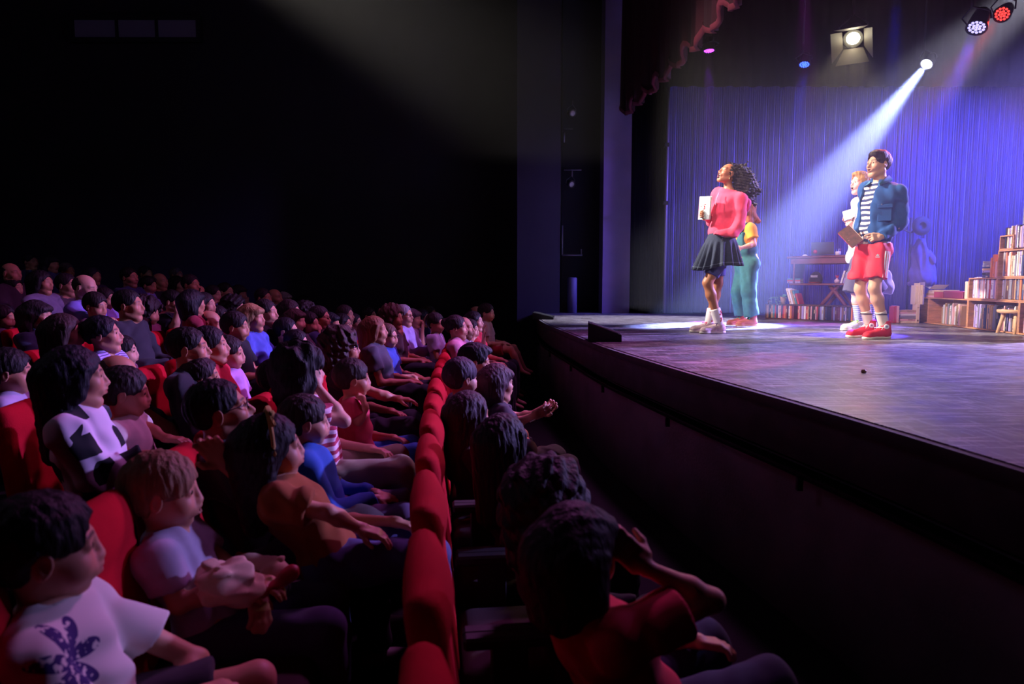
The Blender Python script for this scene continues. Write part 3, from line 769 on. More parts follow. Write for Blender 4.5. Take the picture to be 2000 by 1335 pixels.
def lantern(name, loc, target, label, s=1., lens=None, es=0, body='0a0a0c', rings=True, cat='stage light', group=None, hang=True):
    """a can lantern: body, yoke, lens, all turned to the target"""
    o = empty(name, loc, 0, label, cat, group); d = nrm(np.array(target)-np.array(loc)); M = frame(d)
    Ml = np.stack([M[:, 1], M[:, 2], M[:, 0]], 1); bm_ = mat('lamp_housing', body, .5, metal=.3)
    mb = MB(); mb.lathe([(.03*s, -.26*s), (.07*s, -.24*s), (.09*s, -.15*s), (.105*s, -.02*s), (.11*s, 0), (.100*s, 0), (.095*s, -.03*s), (.0*s+.001, -.035*s)], (0, 0, 0), 24, Ml); mb.build('housing', bm_, o)
    mb = MB(); mb.tube([M @ np.array([-.10*s, .12*s, 0]), M @ np.array([-.10*s, .14*s, .10*s]), M @ np.array([-.10*s, 0, .22*s]), M @ np.array([-.10*s, -.14*s, .10*s]), M @ np.array([-.10*s, -.12*s, 0])], .01*s, 6); mb.build('yoke', bm_, o)
    mb = MB(); mb.tube([M @ np.array([-.10*s, 0, .21*s]), M @ np.array([-.10*s, 0, .21*s])+np.array([0, 0, .16*s])], .016*s, 8); mb.build('clamp', bm_, o)
    if hang: mb = MB(); tp_ = M @ np.array([-.10*s, 0, .21*s]); mb.tube([tp_+np.array([0, 0, .15*s]), (tp_[0], tp_[1], CEIL-loc[2])], .012, 6); mb.build('suspension_rod', bm_, o)
    return o, M, Ml
for (u, v, lab) in ((1119, 221, 'dim old lantern glinting on the boom, upper of the two'), (1117, 360, 'dim old lantern glinting on the boom, lower of the two')):
    p = pt(u, v, 12.25); o, M, Ml = lantern('lantern', p, p+np.array([.5, -1, -.4]), lab, .62, body='5a5560', hang=False)
    mb = MB(); mb.lathe([(.088*.62, -.012), (.06*.62, -.002), (.02*.62, .003)], (0, 0, 0), 20, Ml); mb.build('lens', mat('lens_glass', 'd8d0e0', .15, spec=1.), o)
p = on_z(1117, 611, STZ); mb = MB(); mb.lathe([(.085, 0), (.085, .60), (.07, .62), (.02, .62)], (0, 0, 0), 24); o = mb.build('floor_tube', mat('tube_grey', '5c5470', .6)); o.location = tuple(on_z(1117, 610.5, STZ)); tag(o, 'grey upright cylinder standing on stage floor in the recess', 'tube')
# LED cans overhead, each with its lens and its lamp
def led_can(u, v, d, target, col, power, ang, label, s=1., cells=19, es=30, mount='LED', blend=.3, beam_col=None, size=.06):
    loc = pt(u, v, d); o, M, Ml = lantern('led_lamp', loc, target, label, s)
    n_ = Ml; mb = MB(); pts = [(0, 0)]+[(.035*math.cos(a), .035*math.sin(a)) for a in np.arange(6)*math.pi/3]+[(.072*math.cos(a), .072*math.sin(a)) for a in np.arange(12)*math.pi/6+.2]
    for (x, y) in pts: mb.lathe([(.0165*s, 0), (.014*s, .006*s), (.006*s, .010*s)], Ml @ np.array([x*s, y*s, -.012*s]), 10, Ml)
    mb.build('lens', mat('led_lens', col, .3, emit=col, estr=es), o)
    if power:
        L_ = spot(tuple(loc+nrm(np.array(target)-loc)*.05), target, lin(beam_col or col), power, ang, blend, size)
        L_.name = 'led_lamp_light'
    return o
led_can(1385, 100, 9.5, pt(1383, 560, 9.3), 'c030ff', 6000, 8, 'magenta LED lamp pointing down over the string curtain edge', .75, es=8, beam_col='8a20e0')
led_can(1571, 127, 9.8, pt(1545, 330, 9.3), '3050ff', 3500, 12, 'blue LED lamp near centre above the stage', .75, es=5, beam_col='2838ff')
led_can(1907, 55, 8.2, pt(1800, 330, 7.6), 'c0b8ff', 8000, 13, 'large pale violet LED lamp with many cells, high above the stage', 1.05, es=1.5, beam_col='5a50ff')
led_can(1957, 28, 8.4, pt(1840, 160, 7.4), 'ff4038', 1600, 12, 'red LED lamp beside the large pale violet one', .9, es=2, beam_col='ff3020')
led_can(1570, -70, 8.0, pt(1580, 300, 8.4), 'b020c0', 2500, 13, 'magenta LED lamp hung above the picture', .8, beam_col='a010b0')
led_can(1752, -12, 8.2, pt(1740, 200, 8.6), '2030ff', 3500, 13, 'deep blue LED lamp at the top edge', .8, es=5, beam_col='1020ff')
# the bright moving spot
loc = pt(1809, 126, 10.2); tg = pt(1430, 600, 8.6)
o, M, Ml = lantern('profile_spot', loc, tg, 'bright white profile spot throwing the broad blue white beam', .85)
mb = MB(); mb.lathe([(.075, -.010), (.05, .004), (.015, .010)], (0, 0, 0), 20, Ml); mb.build('lens', mat('lens_glow_white', 'ffffff', .3, emit='d8dcff', estr=60), o)
spot(loc+nrm(tg-loc)*.03, tg, (.29, .37, 1), 80000, 17, .85, .04)
# theatre fresnel with barn doors
loc = pt(1666, 76, 8.4); tg = pt(1560, 560, 5.6)
o, M, Ml = lantern('barn_door_lamp', loc, tg, 'warm white theatre lantern with open barn doors', 1.1)
mb = MB(); mb.lathe([(.075, -.014), (.05, .0), (.015, .006)], (0, 0, 0), 20, Ml); mb.build('lens', mat('lens_glow_warm', 'ffffff', .3, emit='fff0c8', estr=25), o)
for (y, z, ty, tz) in ((1, 0, 1, 0), (-1, 0, 1, 0), (0, 1, 0, 1), (0, -1, 0, 1)):
    mb = MB(); hw = .13
    if ty: P_ = [[(0, .115*y, -hw*.8), (0, .115*y, hw*.8)], [(.18, .22*y, -hw*1.4), (.18, .22*y, hw*1.4)]]
    else: P_ = [[(0, -hw*.8, .115*z), (0, hw*.8, .115*z)], [(.18, -hw*1.4, .22*z), (.18, hw*1.4, .22*z)]]
    P_ = [[M @ np.array(p) for p in r] for r in P_]; n_ = np.cross(P_[0][1]-P_[0][0], P_[1][0]-P_[0][0]); n_ = nrm(n_)*.004
    mb.grid(P_); mb.grid([[p+n_ for p in r] for r in P_]); mb.grid([[P_[0][0], P_[0][1]], [P_[0][0]+n_, P_[0][1]+n_]]); mb.grid([[P_[1][0], P_[1][1]], [P_[1][0]+n_, P_[1][1]+n_]])
    mb.build('barn_door', mat('barn_door_black', '5a5348', .6), o)
spot(loc+nrm(tg-loc)*.02, tg, (1, .82, .55), 220, 40, .5, .05)
# haze hanging over stage and front of the hall
mb = MB(); mb.box((6.0, 6.5, 4.5), (4.3, 6.6, 3.3)); hz = mb.build('haze', None if False else mat('dummy', '000000'))
hm = bpy.data.materials.new('theatre_haze'); hm.use_nodes = True; nt = hm.node_tree; nt.nodes.remove(nt.nodes['Principled BSDF'])
vs = nt.nodes.new('ShaderNodeVolumeScatter'); vs.inputs['Density'].default_value = .0155; vs.inputs['Anisotropy'].default_value = .35
nt.links.new(vs.outputs[0], nt.nodes['Material Output'].inputs['Volume']); hz.data.materials.clear(); hz.data.materials.append(hm)
hz['kind'] = 'stuff'; tag(hz, 'thin theatrical haze hanging in the light beams over the stage', 'haze')

mb = MB(); mb.box((-1.4, 10.2, 5.3), (2.6, 2.6, 2.3)); hz2 = mb.build('haze', hm.copy()); hz2.data.materials[0].node_tree.nodes['Volume Scatter'].inputs['Density'].default_value = .004
tag(hz2, 'faint pale haze under the ceiling where the front lights cross', 'haze')['kind'] = 'stuff'

# ------------------------------------------------------------------ furniture and books on the stage
class Plane:
    """a vertical plane standing on the stage through two measured floor points"""
    def __init__(s, a, b, z=STZ):
        s.A = on_z(*a, z); B = on_z(*b, z); s.t = nrm(B-s.A); s.n = nrm(np.cross(s.t, (0, 0, 1)))   # n points to the viewer
        if np.dot(s.n, -s.A+np.array([0, 0, CAMZ])) < 0: s.n = -s.n
        s.M = np.stack([s.t, -s.n, np.array([0, 0, 1.])], 1); s.rz = math.atan2(s.t[1], s.t[0]); s.L = np.linalg.norm(B-s.A)
    def hit(s, u, v):
        a = pt(u, v, 1.); dr = a-np.array([0, 0, CAMZ]); k = np.dot(s.A-np.array([0, 0, CAMZ]), s.n)/np.dot(dr, s.n)
        p = np.array([0, 0, CAMZ])+k*dr; return float(np.dot(p-s.A, s.t)), float(p[2])
    def P(s, x, q, z): return np.array([s.A[0], s.A[1], 0])+s.t*x-s.n*q+np.array([0, 0, z])
BOOKC = {'cream': 'd8c0a0', 'pale pink': 'd8a0a0', 'white': 'd8d0d0', 'red': 'b03038', 'orange': 'c87040', 'teal': '3a7c80', 'navy': '283458', 'brown': '6a4434', 'black': '1c1a20', 'olive': 'a0a048', 'lilac': '9a88b8', 'grey': '7c7880', 'maroon': '6a2434', 'tan': 'b08860'}
_bms = []; _bi = [0]
def book_mesh():
    _bi[0] += 1
    if len(_bms) < 5:
        var_ = len(_bms)
        m = MB(); m.box((0, 0, .5), (.5, .5, .5), mi=0, bev=.03)
        for v in m.v: pass
        m.box((0, .03, .5), (.40, .48, .501), mi=1)
        if var_ in (1, 3): m.box((0, -.5, .80), (.36, .006, .012), mi=2)
        if var_ in (1, 4): m.box((0, -.5, .60), (.20, .006, .13), mi=2)
        if var_ == 3: m.box((0, -.5, .14), (.30, .006, .04), mi=2)
        _bms.append(m.mesh('book', [mat('book_cover', 'd8c0a0', .6), mat('paper', 'e0d6c4', .9), mat('spine_print', '7a5a50' if var_ != 4 else 'c8b080', .6)]))
    return _bms[(_bi[0]*7) % len(_bms)]
BOOKS = []
def book(pos, rz, w, d, h, cname, tilt=0, flat=False):
    o = bpy.data.objects.new('book', book_mesh()); COL.objects.link(o)
    o.location = tuple(pos); o.scale = (w, d, h)
    if flat: o.rotation_euler = (Matrix.Rotation(rz+flat-1, 3, 'Z') @ Matrix.Rotation(math.pi/2, 3, 'Y')).to_euler(); o.location = tuple(np.array(pos)+np.array([-h/2*math.cos(rz+flat-1), -h/2*math.sin(rz+flat-1), w/2]))
    else: o.rotation_euler = (Matrix.Rotation(rz, 3, 'Z') @ Matrix.Rotation(tilt, 3, 'Y')).to_euler()
    o.material_slots[0].link = 'OBJECT'; o.material_slots[0].material = mat('book_cover', BOOKC[cname], .6)
    BOOKS.append(o); return o
def label_row(objs, cols, place, group):
    seen = {}
    for i, (o, c) in enumerate(zip(objs, cols)):
        if i == 0: t = f'{c} book at the left end of {place}'
        elif i == len(objs)-1: t = f'{c} book at the right end of {place}'
        else: t = f'{c} book between {cols[i-1]} and {cols[i+1]} ones {place_in(place)}'; t = t if len(t.split()) <= 16 else ' '.join(t.replace(' ones', '').split()[:16])
        tag(o, t, 'book', group)
def place_in(p): return 'in '+p
def book_row(pl, s0, s1, z, cols, hmin, hmax, place, group, seed=1, q=.02, depth=.16, lean_last=0, wr=(.016, .038)):
    rr = random.Random(seed); s = s0; objs = []; cc = []
    while True:
        w_ = rr.uniform(*wr)
        if s+w_ > s1: break
        c = rr.choice(cols); h = rr.uniform(hmin, hmax); dd = min(depth, h*.75)
        tl = 0
        o = book(pl.P(s+w_/2, q+dd/2+rr.uniform(0, .012), z), pl.rz, w_*.96, dd, h, c, tilt=tl); objs.append(o); cc.append(c); s += w_+.0008
    label_row(objs, cc, place, group); return objs
def flat_pile(pl, s, z, n, cols, place, group, seed=1, q=.12, hh=.22, th=(.015, .03), lim=99):
    rr = random.Random(seed); objs = []; cc = []
    for i in range(n):
        t_ = rr.uniform(*th); c = rr.choice(cols); ang = rr.uniform(-.12, .12)
        o = bpy.data.objects.new('book', book_mesh()); COL.objects.link(o)
        o.material_slots[0].link = 'OBJECT'; o.material_slots[0].material = mat('book_cover', BOOKC[c], .6)
        h_ = hh*rr.uniform(.85, 1.05); o.scale = (t_*.97, .155, h_)
        Rm = Matrix.Rotation(pl.rz+ang, 3, 'Z') @ Matrix.Rotation(math.pi/2, 3, 'Y')
        o.rotation_euler = Rm.to_euler(); ctr = pl.P(s+rr.uniform(-.012, .012), q, z+t_/2)
        off_ = np.array(Rm @ Vector((0, 0, h_/2))); o.location = tuple(ctr-off_); objs.append(o); cc.append(c); z += t_
    for i, (o, c) in enumerate(zip(objs, cc)):
        if i == 0: t = f'{c} book lying at the bottom of {place}'
        elif i == n-1: t = f'{c} book lying on top of {place}'
        else: t = f'{c} book lying in {place}, under {"an" if cc[i+1][0] in "aeiou" else "a"} {cc[i+1]} one'
        tag(o, t, 'book', group)
    return z
wood = mat('crate_pine', 'b07850', .7, .25, 40, .25, 9, stretch=(1, 1, 5))
def crate(pl, s0, s1, z0, z1, label, depth=.30, th=.014, back=True, q=0):
    o = empty('wooden_crate', pl.P((s0+s1)/2, q+depth/2, z0), 0, label, 'crate', 'open wooden book crates'); org = np.array(o.location)
    def bd(nm, a0, a1, b0, b1, q0=0, q1=None):
        q1 = depth if q1 is None else q1; mb = MB(); mb.box(pl.P((a0+a1)/2, q+(q0+q1)/2, (b0+b1)/2)-org, ((a1-a0)/2, (q1-q0)/2, (b1-b0)/2), pl.M, bev=.002); mb.build(nm, wood, o)
    bd('bottom_board', s0, s1, z0, z0+th); bd('top_board', s0, s1, z1-th, z1); bd('side_board', s0, s0+th, z0+th, z1-th); bd('side_board', s1-th, s1, z0+th, z1-th)
    if back: bd('back_board', s0+th, s1-th, z0+th, z1-th, depth-.008, depth)
    return o
MIX = ['cream', 'cream', 'pale pink', 'white', 'red', 'orange', 'teal', 'brown', 'lilac', 'grey', 'maroon', 'tan', 'navy', 'black', 'olive', 'pale pink', 'white']
PL = Plane((1797, 630), (1992, 654))
H_ = PL.hit
sA, sB, sC, sD = H_(1797, 600)[0], H_(1813, 600)[0], H_(1890, 600)[0], H_(1990, 600)[0]+.05
zb = STZ+.004; zt1 = H_(1888, 584)[1]
crate(PL, sA, sB-.004, zb, zt1, 'narrow upright wooden crate beside the floor stack, seen end on')
crate(PL, sB, sC-.006, zb, zt1, 'low wooden crate under the long maroon box')
crate(PL, sC, sD-.05, zb, zt1, 'low wooden crate behind the small stool')
crate(PL, sD-.045, sD+.5, zb, zt1, 'low wooden crate at the edge of the view')
z2 = H_(1948, 542)[1]; z3 = H_(1948, 489)[1]
sE, sF = H_(1891, 560)[0], H_(1947, 520)[0]
crate(PL, sE, sF+.02, zt1+.001, z2, 'middle row wooden crate under the pile of dark books')
crate(PL, sF+.024, sD+.5, zt1+.001, z2, 'middle row wooden crate with red and orange books')
crate(PL, sF+.01, sD+.5, z2+.001, z3, 'upper wooden crate high in the stepped bookcase')
crate(PL, sF+.02, sF+.022+.24, z3+.001, H_(1952, 466)[1]+.03, 'small topmost wooden crate without a full row')
def row(u0, u1, vz, hmin, hmax, place, seed, cols=MIX, q=.02, z=None, wr=(.016, .036)):
    s0, zz = H_(u0, vz); s1 = H_(u1, vz)[0]
    return book_row(PL, s0, s1, zz if z is None else z, cols, hmin, hmax, place, 'books in the stepped bookcase', seed, q=q, wr=wr)
th = .0155
row(1833, 1872, 630, .20, .27, 'the crate under the maroon box', 3, ['cream', 'pale pink', 'white', 'grey', 'tan'], z=zb+th)
row(1896, 1932, 640, .22, .28, 'the crate behind the stool', 4, ['lilac', 'grey', 'tan', 'pale pink', 'navy'], z=zb+th)
row(1932, 1948, 640, .24, .27, 'the black middle part of the stool crate', 5, ['black', 'black', 'grey'], z=zb+th)
row(1949, 1978, 640, .20, .27, 'the crate just behind the stool leg', 6, z=zb+th)
row(1994, 2040, 640, .22, .26, 'the crate at the edge of the view', 16, z=zb+th)
row(1880, 1889.5, 580, .19, .23, 'the free row beside the middle crate', 7, ['cream', 'pale pink', 'tan'], z=zt1+.001)
row(1894, 1945, 580, .20, .245, 'the middle crate with the olive books', 8, ['pale pink', 'cream', 'olive', 'white', 'red', 'maroon', 'lilac', 'white'], z=zt1+th)
row(1952, 2040, 580, .19, .245, 'the middle crate with orange books', 9, ['tan', 'grey', 'cream', 'orange', 'red', 'white', 'brown', 'navy'], z=zt1+th)
row(1929, 1945, 538, .17, .27, 'the red group beside the upper crate', 10, ['red', 'maroon', 'pale pink', 'orange'], z=z2+.002)
row(1952, 2040, 538, .21, .28, 'the upper crate', 11, ['white', 'pale pink', 'lilac', 'navy', 'cream', 'orange', 'grey'], z=z2+th)
row(1957, 2040, 486, .20, .24, 'the topmost row', 12, ['pale pink', 'white', 'brown', 'lilac', 'cream', 'black'], z=z3+th)
row(1983, 2040, 470, .22, .25, 'the row crowning the bookcase', 13, ['brown', 'tan', 'grey'], z=z3+.25, q=.05)
flat_pile(PL, H_(1919, 540)[0], z2+.002, 8, ['navy', 'cream', 'grey', 'white', 'black', 'tan', 'lilac', 'grey'], 'the dark pile on the middle crate', 'books piled on the crates', 2, hh=.20)
zt_ = zt1+.001
flat_pile(PL, H_(1811, 577)[0], zt_, 4, ['tan', 'cream', 'pale pink', 'white'], 'the pile under the open book', 'books piled on the crates', 5, hh=.24)
# open book lying on that pile, red box, long maroon box
p = PL.P(H_(1811, 566)[0], .12, H_(1811, 566)[1]+.006)
p[2] = zt_+.115; o = empty('open_book', p, PL.rz, 'open book with white pages fanned up on the pile of books', 'book')
for sg, a_ in ((-1, .25), (1, .5)):
    mb = MB(); mb.grid([[(0, -.09, 0), (0, .09, 0)]]+[[(sg*x*math.cos(a_*(1-x/.3)), -.09, x*math.sin(a_)*(1-.2*x/.12)), (sg*x*math.cos(a_*(1-x/.3)), .09, x*math.sin(a_)*(1-.2*x/.12))] for x in (.04, .08, .12)]); mb.grid([[(a, b, c-.008) for a, b, c in r] for r in [[(0, -.09, 0), (0, .09, 0)]]+[[(sg*x*.95, -.09, x*math.sin(a_)), (sg*x*.95, .09, x*math.sin(a_))] for x in (.04, .08, .12)]]); mb.build('pages', mat('page_white', 'e0dcec', .8), o)
def pbox(name, u0, u1, v0, v1, label, cat, m, q0=.02, dd=.2, z=None, bev=.004):
    s0, z1_ = H_(u0, v0); s1, z0_ = H_(u1, v1); z0_ = z if z is not None else z0_; s1 = H_(u1, v0)[0]
    o = empty(name, PL.P((s0+s1)/2, q0+dd/2, z0_), PL.rz, label, cat); hh = z1_-z0_
    mb = MB(); mb.box((0, 0, hh*.4), ((s1-s0)/2, dd/2, hh*.4), bev=bev); mb.build('box_body', m[0], o)
    mb = MB(); mb.box((0, 0, hh*.88), ((s1-s0)/2+.002, dd/2+.002, hh*.12), bev=bev); mb.build('lid', m[1], o); return o
pbox('storage_box', 1821, 1838, 566, 579, 'red box with cream lid beside the open book', 'box', [mat('red_box', 'b03a48', .6), mat('cream_lid', 'd0a880', .6)], z=zt_)
pbox('storage_box', 1840, 1877, 568, 579, 'long maroon box lying on the low crate', 'box', [mat('maroon_box', '7a1c44', .6), mat('maroon_lid', '8a2450', .6)], z=zt_)
# floor stack left of the crates
PF = Plane((1744, 631), (1800, 631.6))
book_row(PF, .0, PF.hit(1759, 620)[0], STZ+.003, ['cream', 'pale pink', 'tan', 'red'], .17, .24, 'the short row on the stage floor', 'books on the stage floor', 21, q=.0)
flat_pile(PF, PF.hit(1774, 620)[0], STZ+.003, 7, ['grey', 'cream', 'white', 'grey', 'tan', 'pale pink'], 'the floor pile beside the crates', 'books on the stage floor', 22, hh=.24, q=.10)
s_ = PF.hit(1790, 620)[0]
book_row(PF, s_, PF.hit(1798, 620)[0], STZ+.003, ['tan', 'cream', 'pale pink'], .22, .26, 'the upright pair against the crates', 'books on the stage floor', 23, q=.0)
book_row(PF, s_-.01, s_+.10, STZ+.245, ['pale pink', 'lilac', 'cream'], .24, .30, 'the tall lilac group above the floor pile', 'books on the stage floor', 24, q=.04)
# low bookshelf in front of the desk
PS = Plane((1494, 622), (1690, 631))
st = PS.hit(1500, 593)[1]; sh = empty('low_bookshelf', PS.P(PS.L/2, .12, STZ), 0, 'low open bookshelf on the stage floor in front of the desk', 'bookshelf'); org = np.array(sh.location); dkw = mat('dark_wood', '4e2c2c', .6, .2, 30, .25, 7)
for nm, a, b_, c, d_ in (('top_board', 0, PS.L, st-.014, st), ('bottom_board', 0, PS.L, STZ, STZ+.014), ('side_board', 0, .014, STZ+.014, st-.014), ('side_board', PS.L-.014, PS.L, STZ+.014, st-.014)):
    mb = MB(); mb.box(PS.P((a+b_)/2, .12, (c+d_)/2)-org, ((b_-a)/2, .12, (d_-c)/2), PS.M, bev=.002); mb.build(nm, dkw, sh)
mb = MB(); mb.box(PS.P(PS.L/2, .236, (STZ+st)/2)-org, (PS.L/2-.014, .004, (st-STZ)/2-.014), PS.M); mb.build('back_board', dkw, sh)
third = PS.L/3
for k_, pn in enumerate(('the left third of the low shelf', 'the middle of the low shelf', 'the right third of the low shelf')):
    book_row(PS, .016+third*k_, third*(k_+1)-.016, STZ+.016, ['pale pink', 'tan', 'white', 'red', 'orange', 'teal', 'brown', 'lilac', 'navy', 'maroon', 'maroon', 'black', 'navy', 'brown', 'lilac'], .19, st-STZ-.035, pn, 'books in the low shelf', 31+k_, q=.008, depth=.15, wr=(.014, .032))
# leaning tall books, plants on the low shelf
s_ = PS.hit(1541, 592)[0]; nm_ = [('cream', .235), ('white', .225), ('tan', .215), ('teal', .205), ('red', .16)]
for i, (c, hh) in enumerate(nm_):
    o = book(PS.P(s_+.008+i*.030, .10, st+.004), PS.rz, .024, .14, hh, c, tilt=-.32); tag(o, f'{c} tall book leaning in the group beside the potted plant', 'book', 'leaning books on the low shelf')
leafm = mat('plant_leaf', '5a8a68', .5)
def leaf(mb, p, d, L, w_, droop=.4, up=(0, 0, 1)):
    d = nrm(d); sd = nrm(np.cross(d, up)); rows = []
    for i in range(6):
        t = i/5; c = p+d*L*t+np.array([0, 0, -droop*L*t*t]); ww = w_*math.sin(math.pi*(.08+.92*t)**.8)*.5+.0008
        rows.append([c-sd*ww+np.array([0, 0, .15*ww]), c-np.array([0, 0, .1*ww]), c+sd*ww+np.array([0, 0, .15*ww])])
    mb.grid(rows); mb.grid([[q_-np.array([0, 0, .0012]) for q_ in r[::-1]] for r in rows])
p = PS.P(PS.hit(1522, 592)[0], .10, st); o = empty('potted_plant', p, 0, 'small leafy plant in yellow pot on the low bookshelf', 'plant')
mb = MB(); mb.lathe([(.030, 0), (.042, .10), (.046, .105), (.038, .105), (.034, .09), (.001, .09)]); mb.build('pot', mat('pot_yellow', 'd0a060', .6), o)
mb = MB(); rr = random.Random(4)
for i in range(11):
    a = i*2.4; leaf(mb, np.array([0, 0, .09]), (math.cos(a), math.sin(a), rr.uniform(.3, 1.3)), rr.uniform(.10, .15), .035)
f = mb.build('leaves', leafm, o); f['kind'] = 'stuff'
p = PS.P(.03, .06, st); o = empty('trailing_plant', p, 0, 'trailing plant spilling over the left end of low bookshelf', 'plant')
mb = MB(); mb.lathe([(.025, 0), (.034, .05), (.030, .05), (.001, .045)]); mb.build('pot', mat('pot_dark', '5a4048', .6), o)
mb = MB()
for i in range(8):
    a = rr.uniform(0, 6.28); P_ = [np.array([0, 0, .05])]; dd = np.array([math.cos(a)*.03, -abs(math.sin(a))*.03-.01, .03])
    for k_ in range(7): P_.append(P_[-1]+dd); dd = dd*np.array([.9, .95, 1])+np.array([rr.uniform(-.004, .004), -.002 if k_ < 3 else 0, -.013])
    mb.tube(P_, .0016, 5)
    for q_ in P_[1:]: leaf(mb, q_, (rr.uniform(-1, 1), rr.uniform(-1, 1), .3), .03, .016)
mb.build('leaves', mat('plant_leaf', '6a9080', .5), o)['kind'] = 'stuff'
# the desk on its crossed legs
PD = Plane((1532, 618), (1722, 624)); zd = PD.hit(1600, 499)[1]; zs = PD.hit(1600, 553)[1]
dk = empty('desk', PD.P(PD.L/2, .3, STZ), 0, 'dark red wooden desk with lower shelf on crossed legs', 'desk'); org = np.array(dk.location); dwm = mat('desk_wood', '6a2c3c', .5, .15, 30, .2, 6, stretch=(.3, 3, 3))
def db(nm, a, b_, q0, q1, c, d_, bev=.004):
    mb = MB(); mb.box(PD.P((a+b_)/2, (q0+q1)/2, (c+d_)/2)-org, ((b_-a)/2, (q1-q0)/2, (d_-c)/2), PD.M, bev=bev); return mb.build(nm, dwm, dk)
db('desk_top', 0, PD.L, 0, .58, zd-.035, zd, .01); db('apron', .06, PD.L-.06, .02, .045, zd-.12, zd-.036); db('apron', .06, PD.L-.06, .53, .555, zd-.12, zd-.036)
db('side_panel', .10, .125, .02, .55, zs, zd-.036); db('side_panel', PD.L-.125, PD.L-.10, .02, .55, zs, zd-.036); db('lower_shelf', .05, PD.L-.05, .01, .56, zs-.03, zs, .006)
for sg in (-1, 1):
    for qq in (.10, .46):
        mb = MB(); c0 = PD.L*.5; P0 = PD.P(c0-sg*.06, qq, zs-.03)-org; P1 = PD.P(c0+sg*.30, qq, STZ+.02)-org; mb.tube([P0, (P0+P1)/2, P1], [.032, .028, .022], 8); mb.build('leg', dwm, dk)
db('drawer_knob', PD.hit(1594, 505)[0]-.01, PD.hit(1594, 505)[0]+.01, -.01, .0, zd-.03, zd-.015)
def dpos(u, q=.12, z=None): return PD.P(PD.hit(u, 499)[0], q, zd+.001 if z is None else z)
o = empty('laptop', dpos(1600, .16), PD.rz, 'grey laptop open on the desk, its lid back facing out', 'laptop')
mb = MB(); mb.box((0, .13, .008), (.165, .115, .008), bev=.003); mb.build('base', mat('laptop_grey', '4a4858', .4, metal=.3), o)
Mr = np.array(Matrix.Rotation(.22, 3, 'X')); mb = MB(); mb.box(Mr @ np.array([0, 0, .105])+np.array([0, .02, .012]), (.165, .004, .095), Mr, bev=.003); ld = mb.build('lid', mat('laptop_grey', '4a4858', .4, metal=.3), o)
mb = MB(); mb.lathe([(.030, 0), (.030, .002), (.001, .002)], Mr @ np.array([-.105, -.004, .055])+np.array([0, .02, .012]), 20, Mr @ np.array([[1, 0, 0], [0, 0, -1.], [0, 1, 0]])); mb.build('sticker', mat('sticker_red', 'b82050', .5), ld)
mb = MB(); mb.lathe([(.001, .030), (.018, .027), (.032, .012), (.033, 0)][::-1], n=20); o = mb.build('computer_mouse', mat('mouse_white', 'e8dcc8', .4)); o.location = tuple(dpos(1569, .08)); o.scale = (1.2, 1, .9); tag(o, 'cream rounded mouse on the desk beside the laptop', 'mouse')
o = empty('pen_pot', dpos(1633, .10), PD.rz, 'squat white pot with pens on the desk', 'pen pot'); mb = MB(); mb.lathe([(.035, 0), (.040, .04), (.036, .06), (.032, .06), (.034, .01), (.001, .01)], n=20); mb.build('pot', mat('pot_white', 'd8ccd0', .5), o)
for a, c in ((-.3, '4060c0'), (.1, 'd0d0d8'), (.4, 'c04050')):
    mb = MB(); mb.tube([(0, 0, .015), (math.sin(a)*.10, .01, .10)], .004, 6); mb.build('pen', mat('pen', c, .5), o)
mb = MB(); mb.grid([[(-.07, -.09, .001), (-.07, .09, .001)], [(.07, -.09, .004), (.07, .09, .002)]]); mb.grid([[(-.05, -.1, .006), (-.04, .08, .006)], [(.09, -.08, .008), (.08, .09, .007)]]); mb.box((0, 0, .002), (.068, .088, .002))
o = mb.build('papers', mat('paper_lilac', 'c8bcd8', .8)); o.location = tuple(dpos(1651, .12)); o.rotation_euler = (0, 0, PD.rz); tag(o, 'few loose white papers lying on the desk', 'paper')
o = empty('mug', dpos(1669, .10), PD.rz, 'plain white mug on the desk behind the performers', 'mug'); mb = MB(); mb.lathe([(.036, 0), (.040, .01), (.040, .09), (.036, .09), (.036, .012), (.001, .012)], n=20); mb.build('cup', mat('pot_white', 'e8e0e0', .4), o); mb = MB(); mb.tube([(.038, 0, .02), (.062, 0, .03), (.064, 0, .06), (.038, 0, .075)], .006, 6); mb.build('handle', mat('pot_white', 'e8e0e0', .4), o)
# on the desk's shelf: three stacked books, dark cap with red brim, gourd figure, leaning books
zz = zs+.001; P_ = PD.hit(1548, 552)[0]; zc = zz
for c, t_, lab in (('lilac', .030, 'lilac book at the bottom of the pile on the desk shelf'), ('red', .022, 'red book in the middle of the desk shelf pile'), ('teal', .022, 'teal book on top of the desk shelf pile')):
    o = bpy.data.objects.new('book', book_mesh()); COL.objects.link(o); o.scale = (t_*.97, .15, .20); o.material_slots[0].link = 'OBJECT'; o.material_slots[0].material = mat('book_cover', BOOKC[c], .6)
    Rm = Matrix.Rotation(PD.rz, 3, 'Z') @ Matrix.Rotation(math.pi/2, 3, 'Y'); o.rotation_euler = Rm.to_euler(); o.location = tuple(PD.P(P_-.10, .12, zc+t_/2)); zc += t_; tag(o, lab, 'book', 'books piled on the desk shelf')
o = empty('baseball_cap', PD.P(PD.hit(1586, 552)[0], .16, zz), PD.rz, 'dark cap with white scribble and red brim on the desk shelf', 'cap')
S = SD().ell((0, .03, .05), (.095, .10, .13), None, .02); o2 = link('crown', S.mesh('crown', .008, cuts=[((0, 0, .0), (0, 0, -1))], mats=cloth_mat('1e1c34')), o)
mb = MB(); rows = []
for i in range(9):
    a = math.pi*(1.1+.8*i/8); rows.append([(.085*math.cos(a), .02+.085*math.sin(a), .02), (.11*math.cos(a), .02+.15*math.sin(a), .008+.012*abs(math.cos(a)))])
